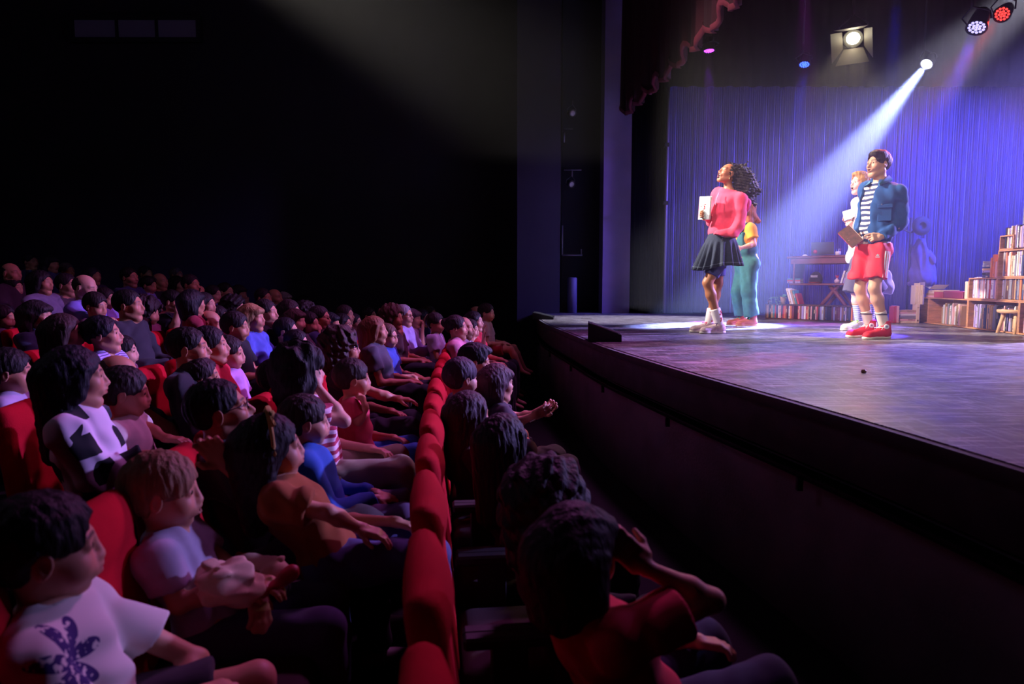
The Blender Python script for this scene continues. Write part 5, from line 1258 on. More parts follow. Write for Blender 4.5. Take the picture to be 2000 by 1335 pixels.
def boy_in_white():
    g = on_z(1675, 644, STZ); d = g[1]; org = np.array([g[0], d, STZ])
    root = empty('person', org, 0, 'performer with fair hair in white t-shirt and grey shorts behind the blue jacket', 'person')
    q = lambda u, v, o=0: pt(u, v, d+o)
    H = Head(q(1680, 359), (-.97, -.2, .03), (0, 0, 1), .98, skin='e0aa98', hair='b88a5a', mouth=.35, brow='8a6040', blush=.8)
    J = standing(q, neck=q(1686, 383), shL=q(1690, 402, -.12), shR=q(1676, 399, .13), elL=q(1678, 440, -.16), elR=q(1672, 436, .2), wrL=q(1668, 446, -.12), wrR=q(1662, 436, .06), pelvis=q(1681, 500), hipL=q(1685, 505, -.08), hipR=q(1678, 505, .09),
        knL=q(1672, 570, -.08), knR=q(1700, 568, .1), anL=q(1678, 626, -.06), anR=q(1700, 625, .12), b=(-.93, -.35, 0), s=.98, hdL=(-.7, -.2, .6), hdR=(-.8, -.2, .5), hnL=(.1, .9, .2), hnR=(.1, -.8, .1))
    J['hkL'] = dict(curl=.85, side=1, thumb=.4)
    B = body_sd(J, H, feet=False); finish(root, org, J, H, B, .008, fine=[(*headbox(H), .0045), (J['wrL']-.11, J['wrL']+.11, .005)], hair='quiff', hs=7, hairh=.0055, hcol='b08048')
    T, c_ = top_sd(J, B, .022, 'mid', neck=.07, hem=-.06); tp = link('t_shirt', T.mesh('t_shirt', .009, cuts=c_, noise=(.005, 24, 9), mats=cloth_mat('e8e0e4', .04), org=org), root); tp['label'] = 'white t-shirt'
    mb = MB(); Ml = np.stack([J['l'], J['up'], J['b']], 1)
    mb.lathe([(.05, 0), (.05, .004), (.042, .004), (.042, 0)], J['chest']+J['b']*.13-J['up']*.04-J['l']*-.02-org, 20, Ml); mb.build('chest_print', mat('brown_print', '6a4a3a', .7), tp)
    T = SD().ext(B, ('pelvis',), .02)
    for L, e_ in (('L', q(1668, 572, -.08)), ('R', q(1712, 570, .1))):
        dd = nrm(e_-J['hip'+L]); T.rc(J['hip'+L], e_, .11, .125, k=.03, cuts=[(e_, dd)])
    link('shorts', T.mesh('shorts', .009, cuts=[(q(1690, 492), (0, 0, 1))], noise=(.008, 22, 3), mats=cloth_mat('4a4458'), org=org), root)['label'] = 'baggy grey shorts'
    ST = SD().ell(q(1733, 555, .12), (.07, .05, .16), frame((1, 0, 0), (-.3, 0, 1)), .02); ST.rc(q(1715, 500, .1), q(1733, 560, .12), .03, .05)
    link('tied_shirt', ST.mesh('tied_shirt', .010, noise=(.012, 26, 4), cuts=[(q(1733, 574, .1), (0, 0, -1))], mats=cloth_mat('a8a4c8'), org=org), root)['label'] = 'pale shirt tied at the waist'
    for L in 'LR':
        an = J['an'+L]; dd = nrm(J['kn'+L]-an); top_ = an+dd*.20
        T = SD().rc(an-dd*.075, top_, .040, .052, cuts=[(top_, dd)]); so = link('sock', T.mesh('sock', .0075, mats=stripe_mat('d8d4e4', '7484b8', .022), org=org), root); so['label'] = 'white sock with blue stripes'
        mb = MB(); mb.tube([top_-dd*.008-org+.053*np.array([math.cos(a), math.sin(a), 0]) for a in np.linspace(0, 6.283, 25)], .006, 6, cap=False); mb.build('sock_cuff', mat('orange_knit', 'e89838', .8), so)
        shoe('trainer', (an[0], an[1], STZ+.088), (-1, -.2, 0), 1.02, [mat('cream_canvas', 'e4e0c8', .7, .3, 300), mat('rubber', 'eadfd0', .6)], root, org, L=.28, laces=mat('lime_lace', '9cd048', .8))['label'] = 'cream trainer with lime laces'
    cp = empty('notebook', q(1655, 420, -.12), 0, 'small white notebook held up in one hand', 'notebook')
    M_ = frame((-.6, -.7, .2), (-.35, 0, .9)); mb = MB(); mb.box((0, 0, 0), (.009, .04, .055), M_, bev=.003); mb.build('cover', mat('white_card', 'd8dce0', .6), cp)
    mb = MB(); mb.box(M_ @ np.array([0, .001, .0]), (.006, .0412, .053), M_); mb.build('pages', mat('paper', 'f0e8d8', .9), cp)
girl_in_pink(); boy_in_jacket(); girl_in_dungarees(); boy_in_white()
# ------------------------------------------------------------------ the audience
def bx(r, y): return .08-.15*y+.008*y*y-.86*r
def rowfloor(r): return RISE*max(0, r)
for r in range(1, 13):       # shallow steps, one for each row
    mb = MB(); ys = np.linspace(-1.5, 12.9, 30); x0 = [bx(r, y)+.30 for y in ys]; x1 = [bx(12, y)-1.2 for y in ys]
    z = rowfloor(r)
    mb.grid([[(a, y, z-RISE) for a, y in zip(x0, ys)], [(a, y, z) for a, y in zip(x0, ys)], [(b_, y, z) for b_, y in zip(x1, ys)]], smooth=False); struct('floor_step_%d' % r if False else 'floor', mb, carpet)
# theatre seat
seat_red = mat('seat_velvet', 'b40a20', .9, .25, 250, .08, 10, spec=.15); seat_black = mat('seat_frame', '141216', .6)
def make_seat(folded=False):
    o = empty('theatre_seat', (0, 0, 0), 0, 'x', 'seat')
    Rm = np.array(Matrix.Rotation(-.13, 3, 'Y'))
    S = SD().box(Rm @ np.array([-.01, 0, .27])+np.array([-.0, 0, .42]), (.040, .222, .27), Rm, .038, .02); S.ell(Rm @ np.array([0.0, 0, .46])+np.array([0, 0, .42]), (.056, .205, .080), Rm, .03)
    link('backrest', S.mesh('backrest', .014, mats=seat_red), o)
    if folded: S = SD().box((.105, 0, .56), (.034, .20, .18), np.array(Matrix.Rotation(-.12, 3, 'Y')), .045, .02)
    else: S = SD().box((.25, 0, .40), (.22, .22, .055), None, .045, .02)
    link('cushion', S.mesh('cushion', .016, mats=mat('cushion_fabric', '2c0a12', .9)), o)  # cushions coloured darker than the backrests so they look unlit
    for sg in (-1, 1):
        mb = MB(); mb.box((.20, .262*sg, .60), (.17, .024, .018), bev=.008); mb.box((.16, .262*sg, .30), (.05, .018, .30), bev=.004); mb.build('armrest', seat_black, o)
    mb = MB()
    if folded: mb.box((.150, 0, .56), (.014, .205, .19), np.array(Matrix.Rotation(-.12, 3, 'Y')), bev=.004)
    else: mb.box((.18, 0, .335), (.19, .20, .02), bev=.004)
    mb.build('underside', seat_black, o)
    return o
PROTO = {}; SEATS = []
def put_seat(r, y, folded=False):
    if folded not in PROTO: o = PROTO[folded] = make_seat(folded)
    else: o = copy_tree(PROTO[folded])
    sl = -.15+.016*y; o.location = (bx(r, y), y, rowfloor(r)); o.rotation_euler = (0, 0, math.atan(-sl)); SEATS.append((r, y, o)); o['group'] = 'red theatre seats in the curved rows'
    return o
TGT = np.array([4.3, 5.2, 1.9])
PEOPLE = []
def place(u, v, hpx, child, r=None, d=None, hh=None, xo=.22):
    a = (u-1000)/FPX
    g = lambda q: (bx(0, q)+xo-.02-pt(u, v, q)[0])/.86
    r = max(0, round(g(d)))
    if d > 4:
        ds = d*np.linspace(.94, 1.06, 13); d = float(min(ds, key=lambda q: abs(g(q)-r)+.6*abs(q/d-1)))
    return r, float(d)
def glasses(H, root, org, col='1a1418'):
    mb = MB()
    for y in (-1, 1):
        c = H.P(.102, .033*y, .010)-org; mb.tube([c+H.M @ (np.array([-.004*abs(math.cos(t)), .021*math.cos(t), .016*math.sin(t)])*H.s) for t in np.linspace(0, 6.283, 17)], .0022*H.s, 5, cap=False)
        mb.tube([H.P(.098, .053*y, .014)-org, H.P(.04, .079*y, .014)-org, H.P(-.02, .083*y, .010)-org], .002*H.s, 5)
    mb.tube([H.P(.104, .012, .013)-org, H.P(.106, 0, .016)-org, H.P(.104, -.012, .013)-org], .002*H.s, 5); mb.build('glasses', mat('spectacle_frame', col, .3), root)
def person(u, v, hpx, kind, hair, hcol, top, label, sl='short', la='lap', ra='lap', r=None, d=None, gz=None, tilt=0., mouth=0., gl=False, bottom='20222e', lean=(-.18, 0), legs='down', lift=0, body=None, fine=None, group=None, skin=None, bulk=1., topm=None, hk=None, cross=False, xo=.22, stub=None, extra=None, smile=0, hs=None, tname='top'):
    child = kind in 'cg'; fem = kind in 'wg'
    r, d = place(u, v, hpx, child, r, d, xo=xo); c = pt(u, v, d)
    g = nrm(TGT-c) if gz is None else nrm(gz); g = nrm(np.array([g[0], g[1], (g[2] if gz is None else nrm(gz)[2])*.6+tilt]))
    s = (hs or 1.)*(.80 if child else (.94 if fem else 1.)); hs_ = (.93 if child else (.96 if fem else 1.0))*(hs or 1.)
    rr = random.Random(int(u*7+v)); sk = skin or rr.choice(['d09a7c', 'c88e70', 'd8a488', 'c08464'])
    H = Head(c, g, (0, 0, 1), hs_, child=child, fem=fem, mouth=mouth, skin=sk, hair=hcol, stub=(.35 if kind == 'm' and rr.random() < .5 else 0) if stub is None else stub)
    b = body if body is not None else (g[0]+.55, g[1]*.75, 0)
    if 0: pass
    if callable(la): la = la(d)
    if callable(ra): ra = ra(d)
    J = seated(c, g, s, body=b, lean=lean, larm=la, rarm=ra, legs=legs, child=child, bulk=bulk, cross=cross)
    if hk: J.update(hk)
    fl = rowfloor(r); org = np.array([J['pelvis'][0], J['pelvis'][1], max(fl, 0)])
    root = empty('person', org, 0, label, 'person', group)
    B = body_sd(J, H, fem=fem, child=child); vx = max(.0055, min(.013, d*.0021))
    fi = [(*headbox(H), max(.0036, min(.009, d*.00155)))] 
    if d < 4.5: fi += [(J['wr'+L]-.09, J['wr'+L]+.09, max(.005, vx*.75)) for L in 'LR']
    me = B.mesh('body', vx, fine=fi, mats=SKIN, color=H.color(), org=org); link('body', me, root)
    if d < 5: H.eyes(root, org)
    seed = int(u+v)
    if hair != 'none':
        S, nz = hair_sd(H, hair, seed % 50); link('hair', S.mesh('hair', max(.005, fi[0][2]*1.15), noise=nz, mats=hair_mat(hcol), org=org), root)
    if callable(topm): topm = topm(org)
    T, cu = top_sd(J, B, .016, sl, neck=.062 if not child else .058); link(tname, T.mesh(tname, vx*1.1, cuts=cu, noise=(.011*s, 34, seed % 30, (1, 1, .8)), mats=topm or cloth_mat(top), org=org), root)
    T, cu = legs_sd(J, B, .014, 1. if bottom[0] != '-' else .72, .0 if bottom[0] != '-' else .012); nm = 'trousers' if bottom[0] != '-' else 'shorts'
    link(nm, T.mesh(nm, vx*1.25, cuts=cu, noise=(.009*s, 30, seed % 30), mats=cloth_mat(bottom.strip('-')), org=org), root)
    if d < 5:
        for L in 'LR':
            fd = nrm((J['b'][0], J['b'][1], -.05)); S = SD(); an = J['an'+L]
            S.rc(an+np.array([0, 0, -.04])*s-fd*.03*s, an+np.array([0, 0, -.055])*s+fd*.16*s, .044*s, .036*s); link('shoe', S.mesh('shoe', .012, mats=mat('shoe_leather', '2a2428' if seed % 2 else '6a6258', .6), org=org), root)
    if gl: glasses(H, root, org)
    if extra: extra(root, org, J, H, d)
    PEOPLE.append((r, d, c[2]-fl, label, J))
    return root, J, H, d
def palm_mat(org):
    PALM_C = pt(228, 1292, 1.27)-org
    m = bpy.data.materials.new('palm_print_cloth'); m.use_nodes = True; nt = m.node_tree; N = nt.nodes.new; L = nt.links.new; b = nt.nodes['Principled BSDF']; b.inputs['Roughness'].default_value = .9
    def M_(op, a, c=None):
        n = N('ShaderNodeMath'); n.operation = op
        for i, q in enumerate((a, c)):
            if q is None: continue
            if isinstance(q, (int, float)): n.inputs[i].default_value = q
            else: L(q, n.inputs[i])
        return n.outputs[0]
    tc = N('ShaderNodeTexCoord'); sp = N('ShaderNodeSeparateXYZ'); L(tc.outputs['Object'], sp.inputs[0])
    y = M_('SUBTRACT', sp.outputs[1], PALM_C[1]); z = M_('SUBTRACT', sp.outputs[2], PALM_C[2]); rr_ = M_('SQRT', M_('ADD', M_('MULTIPLY', y, y), M_('MULTIPLY', z, z)))
    an = M_('ARCTAN2', z, y); lf = M_('ABSOLUTE', M_('COSINE', M_('MULTIPLY', an, 3.5))); lim = M_('MULTIPLY', M_('ADD', M_('MULTIPLY', lf, .65), .35), .085); k = M_('LESS_THAN', rr_, lim)
    nz = N('ShaderNodeTexNoise'); nz.inputs['Scale'].default_value = 60; L(tc.outputs['Object'], nz.inputs[0]); k = M_('MULTIPLY', k, M_('GREATER_THAN', nz.outputs[0], .42)); k = M_('MULTIPLY', k, M_('GREATER_THAN', sp.outputs[0], .0))
    x = N('ShaderNodeMix'); x.data_type = 'RGBA'; L(k, x.inputs[0]); x.inputs[6].default_value = (*lin('d8d8cc'), 1); x.inputs[7].default_value = (*lin('3a2a6a'), 1); L(x.outputs[2], b.inputs['Base Color']); return m
def diamond_mat():
    m = bpy.data.materials.new('diamond_cloth'); m.use_nodes = True; nt = m.node_tree; N = nt.nodes.new; L = nt.links.new; b = nt.nodes['Principled BSDF']; b.inputs['Roughness'].default_value = .9
    tc = N('ShaderNodeTexCoord'); mp = N('ShaderNodeMapping'); mp.inputs['Rotation'].default_value = (.8, .3, .7); L(tc.outputs['Object'], mp.inputs[0])
    ck = N('ShaderNodeTexVoronoi'); ck.distance = 'MANHATTAN'; ck.inputs['Scale'].default_value = 6.5; L(mp.outputs[0], ck.inputs[0])
    r = N('ShaderNodeValToRGB'); e = r.color_ramp.elements; r.color_ramp.interpolation = 'CONSTANT'; e[0].color = (*lin('0e0c14'), 1); e[1].position = .50; e[1].color = (*lin('d8c8d8'), 1); L(ck.outputs['Distance'], r.inputs[0]); L(r.outputs[0], b.inputs['Base Color']); return m
def ribbon(root, org, J, H, d):
    mb = MB(); mb.tube([H.P(-.005+.03*math.sin(t)*0, .100*math.cos(t), .04+.105*math.sin(t))-org for t in np.linspace(-.5, 3.64, 20)], .007, 6)
    for s_ in (-1, 1): mb.tube([H.P(0, -.06, .13)-org, H.P(.0, -.06+.05*s_, .155)-org, H.P(0, -.06+.045*s_, .115)-org, H.P(0, -.06, .13)-org], [.006, .011, .011, .006], 6)
    mb.build('hair_bow', mat('bow_yellow', 'a88440', .8), root)
def earring(root, org, J, H, d):
    S = SD().ell(H.P(.0, -.088, -.040), (.011, .008, .012), None, .01); link('earring', S.mesh('earring', .0035, mats=mat('pearl', 'e0c8b8', .25), org=org), root)
def lap_bag(root, org, J, H, d):
    c = pt(455, 1135, d-.14); S = SD(); o_ = c
    S.ell(pt(432, 1142, d-.16), (.055, .05, .045), None, .015); S.ell(pt(415, 1128, d-.12), (.035, .045, .045), None, .015); S.ell(pt(460, 1120, d-.12), (.035, .04, .04), None, .01); S.rc(pt(490, 1110, d+.05), pt(540, 1110, d+.02), .045, .035, k=.03); S.ell(pt(475, 1150, d-.14), (.05, .05, .04), None, .02)
    b = link('cloth_bag', S.mesh('cloth_bag', .006, noise=(.014, 60, 5), mats=cloth_mat('c8a890'), org=o_)); b.location = tuple(o_); tag(b, 'crumpled cream cloth bag on the lap of the fair fringed child', 'bag')
    S = SD(); S.rc(pt(515, 1158, d-.08), pt(570, 1118, d-.02), .012, .022, k=.02); r_ = link('red_pouch', S.mesh('red_pouch', .004, noise=(.003, 60, 5), mats=mat('pouch_red', 'a01830', .5), org=o_)); r_.location = tuple(o_); tag(r_, 'small shiny red pouch beside the cream cloth bag', 'pouch')
def phone(root, org, J, H, d):
    c = pt(1048, 808, d+.02); M = frame((-.7, -.2, .7), (.3, .6, .6)); mb = MB(); mb.box((0, 0, 0), (.004, .035, .07), M, bev=.003); o = mb.build('phone', mat('phone_black', '101014', .2)); o.location = tuple(c); tag(o, 'dark phone held in both hands in the front row', 'phone')
P = person
A = lambda *a: None
def arm(el, wr, hd, hn, de=0, dw=0):
    """an arm given by measured elbow and wrist"""
    return lambda d: (pt(*el, d+de), pt(*wr, d+dw), hd, hn)
# --- nearest seats, second row
P(92, 1080, 208, 'c', 'boy', '15100f', 'c8c8c0', 'child with dark short hair in white t-shirt with purple palm print, nearest the camera', d=1.36, r=1, gz=(1, .72, .0), lean=(-.25, -.05), bottom='-3a3a48', la=arm((385, 1288), (330, 1345), (-.5, .1, -.3), (-.3, -.2, -1), .25, .15), tname='t_shirt', topm=palm_mat, body=(1, .35, 0))
P(322, 966, 136, 'c', 'fringe', '8a6448', 'a8a0b4', 'small child with light brown fringe in pale grey t-shirt, cream cloth bag on lap', d=1.95, r=1, gz=(1, .30, .02), lean=(-.45, 0), extra=lap_bag, bottom='3a3458', ra=arm((350, 1180), (480, 1130), (1, 0, -.2), (-.2, .2, -1), -.12, -.05), la=arm((455, 1110), (500, 1150), (.3, -.5, -.6), (0, -.3, -1), .06, -.02), tname='t_shirt', mouth=.25, body=(1, .2, 0))
P(432, 806, 116, 'm', 'short', '120e10', '2c3038', 'bearded man in dark glasses tilting his head up, arm around the girl', d=2.55, r=1, gz=(1, .40, .42), gl=True, stub=.5, lean=(-.35, 0), la='lap', ra=arm((540, 985), (440, 905), (-.3, -.5, .8), (.3, -.6, 0), -.25, -.35), bottom='242420', body=(1, .25, 0), mouth=.1, tname='jumper')
P(532, 878, 98, 'g', 'ribbon', '1c1416', '96501e', 'girl with yellow bow in dark hair leaning back in rust brown top', d=2.25, r=1, gz=(1, .5, .15), lean=(-.75, .1), bottom='4a4a80', sl='short', ra=arm((640, 1000), (700, 1030), (1, 0, -.3), (0, 0, -1), -.1, -.05), body=(1, .25, 0), tname='tunic', extra=ribbon)
P(598, 826, 88, 'c', 'boy', '2a1c18', '1c50a8', 'boy in bright blue hooded jacket with brown hair behind girl with bow', d=2.95, r=1, gz=(1, .5, .0), lean=(-.3, 0), bottom='5a4468', sl='long', tname='jacket')
P(592, 726, 84, 'w', 'curly', '16100f', 'b8486a', 'woman with big black curly hair in red and white striped t-shirt', d=3.35, r=1, gz=(.9, .75, .0), lean=(-.25, 0), topm=stripe_mat('d8c0c8', 'a02848', .042), bottom='8a8468', ra=arm((672, 822), (620, 755), (-.2, -.1, .9), (-.7, .5, 0), -.1, -.05), tname='t_shirt')
P(690, 742, 60, 'c', 'boy', '2c1c18', 'c8384e', 'boy in pink shirt resting his fist on chin, bright blue jeans', d=3.95, r=1, gz=(1, .42, .0), lean=(-.1, 0), bottom='2c64c0', la='lap', ra=arm((700, 822), (714, 797), (-.25, .2, 1), (-1, 0, 0), -.12, -.12), hk={'hkR': dict(curl=1.0)}, tname='shirt')
P(545, 742, 58, 'c', 'boy', '1a1214', 'b03040', 'boy looking up with hand at his chin in red and white top', d=3.9, r=2, gz=(1, .45, .2), lean=(-.25, 0), ra=arm((600, 790), (580, 762), (-.8, 0, .5), (.2, 0, 1), -.15, -.2), tname='t_shirt')
P(670, 680, 52, 'w', 'bushy', '3a2620', '2a2838', 'woman with bushy brown hair and glasses in dark top, hands in lap', d=4.75, r=1, gz=(1, .2, .0), gl=True, ra=arm((740, 770), (775, 778), (1, .1, -.1), (0, 0, -1), -.15, -.1), sl='short', tname='t_shirt')
P(733, 646, 38, 'w', 'wavy', '7a4a30', '4a4050', 'woman with very long wavy auburn hair in grey t-shirt, arms crossed on lap', d=5.7, r=1, gz=(1, .0, .05), tname='t_shirt')
P(757, 658, 32, 'c', 'boy', '5a4030', '3a4ca8', 'boy with glasses in blue t-shirt and beige shorts beside woman with long hair', d=6.0, r=1, gz=(1, -.3, .0), gl=True, bottom='-6a6458', tname='t_shirt')
P(770, 644, 27, 'w', 'none', '2a1a18', 'c87848', 'woman in orange patterned blouse beside boy with glasses', d=6.9, r=1, gz=(1, -.35, 0), sl='long', tname='blouse', bottom='8a4868')
P(768, 621, 27, 'w', 'curly', '4a3024', '4a2a34', 'woman with curly light brown hair just behind orange blouse', d=7.6, r=2, gz=(1, -.3, 0))
P(789, 617, 28, 'm', 'short', '8a8088', 'a890c8', 'grey haired man in glasses wearing a lilac long-sleeved shirt', d=7.3, r=1, gz=(1, -.35, 0), gl=True, sl='long', tname='shirt', ra='fwd', la='fwd')
P(807, 623, 24, 'w', 'bob', '6a5a60', 'b898c0', 'woman with grey bob holding hand to her mouth next to lilac shirt', d=7.9, r=1, gz=(1, -.35, 0), ra='mouth')
P(825, 622, 24, 'w', 'long', '181218', '1c1e3c', 'woman with long black hair and glasses in navy top', d=8.5, r=1, gz=(1, -.35, 0), gl=True)
P(839, 615, 22, 'm', 'short', '3a2c28', '3a3450', 'man with short brown hair behind the woman in navy top', d=9.1, r=1, gz=(1, -.4, 0))
P(851, 633, 24, 'c', 'boy', '2a1e1e', 'c0b8d8', 'boy in white t-shirt and navy vest at the far end of row', d=7.9, r=0, gz=(1, -.4, 0), xo=-.05)
# --- front row
P(1128, 1085, 205, 'g', 'bob', '2a1c22', 'd0183c', 'dark haired child in bright red top raising an elbow in the front row', d=1.50, r=0, gz=(.75, .75, .0), lean=(-.62, .1), la='lap', ra=arm((1392, 1172), (1262, 1108), (-.6, .2, .5), (-.5, .5, .3), .0, .0), bottom='26264a', body=(1, .55, 0), tname='t_shirt', hk={'hkR': dict(curl=.5)})
P(1075, 985, 150, 'w', 'bushy', '1a1216', '1a1620', 'woman with black bushy hair in dark clothes beside child in red', d=2.0, r=0, gz=(.7, .8, 0), lean=(-.3, 0), sl='long', bottom='14141c', body=(1, .4, 0))
P(985, 868, 108, 'w', 'long', '1c1218', '201c28', 'woman with smooth dark hair facing away in front row, canvas shoe stretched out', d=2.75, r=0, gz=(.75, .75, 0), lean=(-.3, 0), sl='long', bottom='2a2a34', body=(1, .35, 0))
P(918, 812, 74, 'w', 'long', '3a242c', '241c26', 'woman with shoulder length brown hair in front row, highlights across her hair', d=3.4, r=0, gz=(.8, .6, 0), lean=(-.2, 0), sl='long')
P(972, 750, 62, 'w', 'bob', '4a2c34', '3a3040', 'woman with hair clip and brown bob holding a dark phone', d=4.2, r=0, gz=(.85, .5, -.05), lean=(-.15, 0), ra=arm((1000, 830), (1040, 812), (.8, 0, .4), (0, .6, .3), .0, -.1), la=arm((1010, 815), (1058, 806), (.6, -.3, .5), (-.3, -.6, .2), .2, .0), tname='t_shirt', extra=phone, bottom='3a3c2c')
P(902, 740, 58, 'c', 'fringe', '3a2838', '3a3442', 'child with smooth dark hair seen from behind in front row', d=4.0, r=0, gz=(.85, .6, 0), xo=.0)
P(928, 708, 58, 'm', 'side', '141014', '7a7480', 'man with dark quiff in checked collar leaning forward in front row', d=4.75, r=0, gz=(1, .1, -.25), lean=(.1, 0), sl='long', tname='shirt')
P(893, 641, 28, 'w', 'bun', '2a1c20', 'c87890', 'woman with pale headband in pink top, far half of front row', d=6.6, r=0, gz=(1, -.1, .05))
P(906, 641, 26, 'm', 'bald', '2a2020', 'c0b8d0', 'bald man in pale t-shirt beside woman with headband', d=7.2, r=0, gz=(1, -.2, 0), ra='fwd')
P(919, 645, 18, 'c', 'boy', '2a1e1e', 'a8a0b8', 'small child with hand to face next to bald man', d=7.6, r=0, gz=(1, -.3, 0), ra='cheek', xo=.30)
P(927, 629, 22, 'w', 'long', '1a1216', 'c82038', 'woman in red top lifting her bare forearm in the front row', d=7.9, r=0, gz=(1, -.3, .1), ra=arm((943, 688), (945, 658), (0, 0, 1), (.9, 0, 0), -.5, -.5), hk={'hkR': dict(curl=.25)})
P(932, 616, 23, 'm', 'bald', '2a2020', '4a4450', 'bald man with dark glasses behind child sitting on lap', d=8.9, r=0, gz=(1, -.3, 0), gl=True)
P(951, 612, 22, 'c', 'boy', '2a1e1e', 'c8b0a8', 'toddler in cream t-shirt with bare legs perched on a lap', d=8.5, r=0, gz=(1, -.35, 0), xo=.45, lean=(-.05, 0), bottom='-a83038', legs='short')
# --- third row
P(150, 740, 100, 'w', 'long', '14101a', 'c0b0c0', 'woman with long dark hair and pearl earring in white blouse with black diamonds', d=2.62, r=2, gz=(1, .62, .0), lean=(-.2, 0), topm=diamond_mat(), sl='long', ra=arm((190, 935), (280, 890), (1, .1, 0), (0, 0, -1), -.1, .0), tname='blouse', extra=earring, body=(1, .35, 0))
P(246, 770, 68, 'c', 'boy', '241a18', 'd0c0b8', 'toddler in cream t-shirt stretching an arm forward on a lap', d=3.05, r=2, gz=(1, .45, -.15), lean=(-.15, 0), ra=arm((222, 862), (262, 895), (.9, 0, -.3), (0, 0, -1), -.1, -.1), la=arm((290, 836), (322, 855), (1, 0, -.1), (0, 0, -1), .1, .05), bottom='-5a3a48', tname='t_shirt', xo=.35)
P(232, 738, 72, 'm', 'buzz', '4a3834', '3a4a54', 'balding man partly hidden behind the toddler in cream', d=3.55, r=2, gz=(1, .4, -.1), la='cheek', ra='lap')
P(20, 730, 62, 'g', 'boy', '15100f', 'b0a0c0', 'girl in pale lilac top at the left edge below the aisle people', d=3.3, r=3, gz=(1, .5, 0))
P(395, 738, 52, 'g', 'pony', '2c1e20', '2a2430', 'girl with pinned-back brown hair sitting between red cardigan and bearded man', d=3.9, r=2, gz=(1, .35, 0))
# --- fourth row
P(128, 652, 50, 'w', 'long', '3a2624', '2a2830', 'woman with long brown hair in profile below man in lilac', d=4.4, r=3, gz=(1, .3, 0), sl='long')
P(203, 655, 54, 'w', 'bun', '14101a', 'a890d8', 'woman with cropped dark hair and fine striped lilac shirt', d=4.1, r=3, gz=(1, .3, .15), topm=stripe_mat('b8a8e8', '40306a', .014, duty=.7), tname='shirt')
P(241, 688, 37, 'c', 'boy', '1a1214', 'b8b0c8', 'child with white collar looking right, above the bald head', d=4.7, r=3, gz=(1, .3, 0))
P(370, 683, 54, 'm', 'short', '18100f', '1c1a22', 'dark haired man with strong brows in black top beside red cardigan', d=4.15, r=3, gz=(1, .25, .1), sl='long', xo=.30)
P(412, 677, 54, 'w', 'bun', '1a1216', 'c01834', 'woman with dark pinned-up hair in bright red cardigan', d=4.45, r=3, gz=(1, .25, .12), sl='long', xo=.3, ra='fwd', tname='cardigan')
P(448, 692, 42, 'c', 'boy', '241a18', 'c088c8', 'small boy in pink and white t-shirt beside red cardigan', d=4.85, r=3, gz=(1, .15, 0), xo=.42, tname='t_shirt')
P(560, 648, 36, 'm', 'short', '141016', '2a2838', 'man in thin glasses and dark jacket in front of blue t-shirt woman', d=6.1, r=2, gz=(1, .0, 0), gl=True, sl='long')
P(581, 671, 24, 'c', 'boy', '1a1216', '3a3450', 'small boy with dark fringe tucked in front of man in dark jacket', d=6.3, r=2, gz=(1, -.05, 0), xo=.36)
P(625, 622, 35, 'm', 'short', '2a2022', '30305a', 'man with black framed glasses in navy t-shirt', d=6.6, r=2, gz=(1, -.1, 0), gl=True, tname='t_shirt')
P(646, 632, 28, 'w', 'bob', '121018', '2a2430', 'woman with straight black bob beside navy t-shirt man', d=7.1, r=2, gz=(1, -.1, 0))
P(651, 657, 23, 'c', 'boy', '2a2024', '9a88a8', 'small child with head tipped sideways in front of black bob', d=6.6, r=2, gz=(1, -.3, -.2), xo=.38)
P(675, 616, 26, 'm', 'short', '3a2c2c', '3a3040', 'man with receding brown hair behind woman in thin glasses', d=8.0, r=2, gz=(1, -.2, 0))
P(670, 633, 26, 'w', 'long', '1c1418', '8a78a0', 'woman with thin glasses and long dark hair in grey lilac top', d=7.5, r=2, gz=(1, -.15, 0), gl=True)
P(692, 631, 24, 'w', 'pony', '2a1e24', 'a070e0', 'woman in glasses wearing bright violet t-shirt', d=8.1, r=2, gz=(1, -.15, .1), gl=True)
P(721, 618, 25, 'm', 'short', '2a2226', '5a4a62', 'man with one bare arm lifted behind the auburn hair', d=8.9, r=2, gz=(1, -.2, 0), ra='cheek')
P(493, 622, 34, 'w', 'bob', 'a07850', '4a58b8', 'fair haired woman in bright blue t-shirt with bare folded arm', d=6.2, r=3, gz=(1, -.05, .05), ra='cross', tname='t_shirt')
P(520, 612, 33, 'm', 'short', '201818', '1a1820', 'man with neat dark hair in black t-shirt next to blue t-shirt', d=6.7, r=3, gz=(1, -.1, 0), tname='t_shirt')
P(538, 617, 20, 'c', 'boy', '2a1e1e', '4a4058', 'small child resting chin on hand beside man in black', d=7.0, r=3, gz=(1, -.2, 0), ra='chin', xo=.36)
P(461, 640, 34, 'c', 'boy', '241a1c', '1c1a22', 'boy in black t-shirt with pale chest print', d=5.6, r=3, gz=(1, .05, -.05), xo=.36, tname='t_shirt')
P(411, 632, 36, 'm', 'buzz', '3a2c2c', '9a88c0', 'man with high forehead looking down in a pale lilac shirt', d=6.0, r=4, gz=(1, .1, -.3), sl='long', tname='shirt')
P(427, 621, 24, 'c', 'boy', '1c1416', '5a1c30', 'child glimpsed between lilac shirt and red seat back', d=6.5, r=4, gz=(1, 0, 0))
P(567, 610, 26, 'w', 'long', '2a1e1e', '3a2438', 'woman with brown hair bending over the child in lilac', d=7.3, r=3, gz=(1, -.2, -.1))
P(578, 627, 20, 'g', 'bob', '4a3430', 'a890c8', 'girl in lilac cape-like top held by woman with brown hair', d=7.2, r=3, gz=(1, -.2, 0), xo=.40)
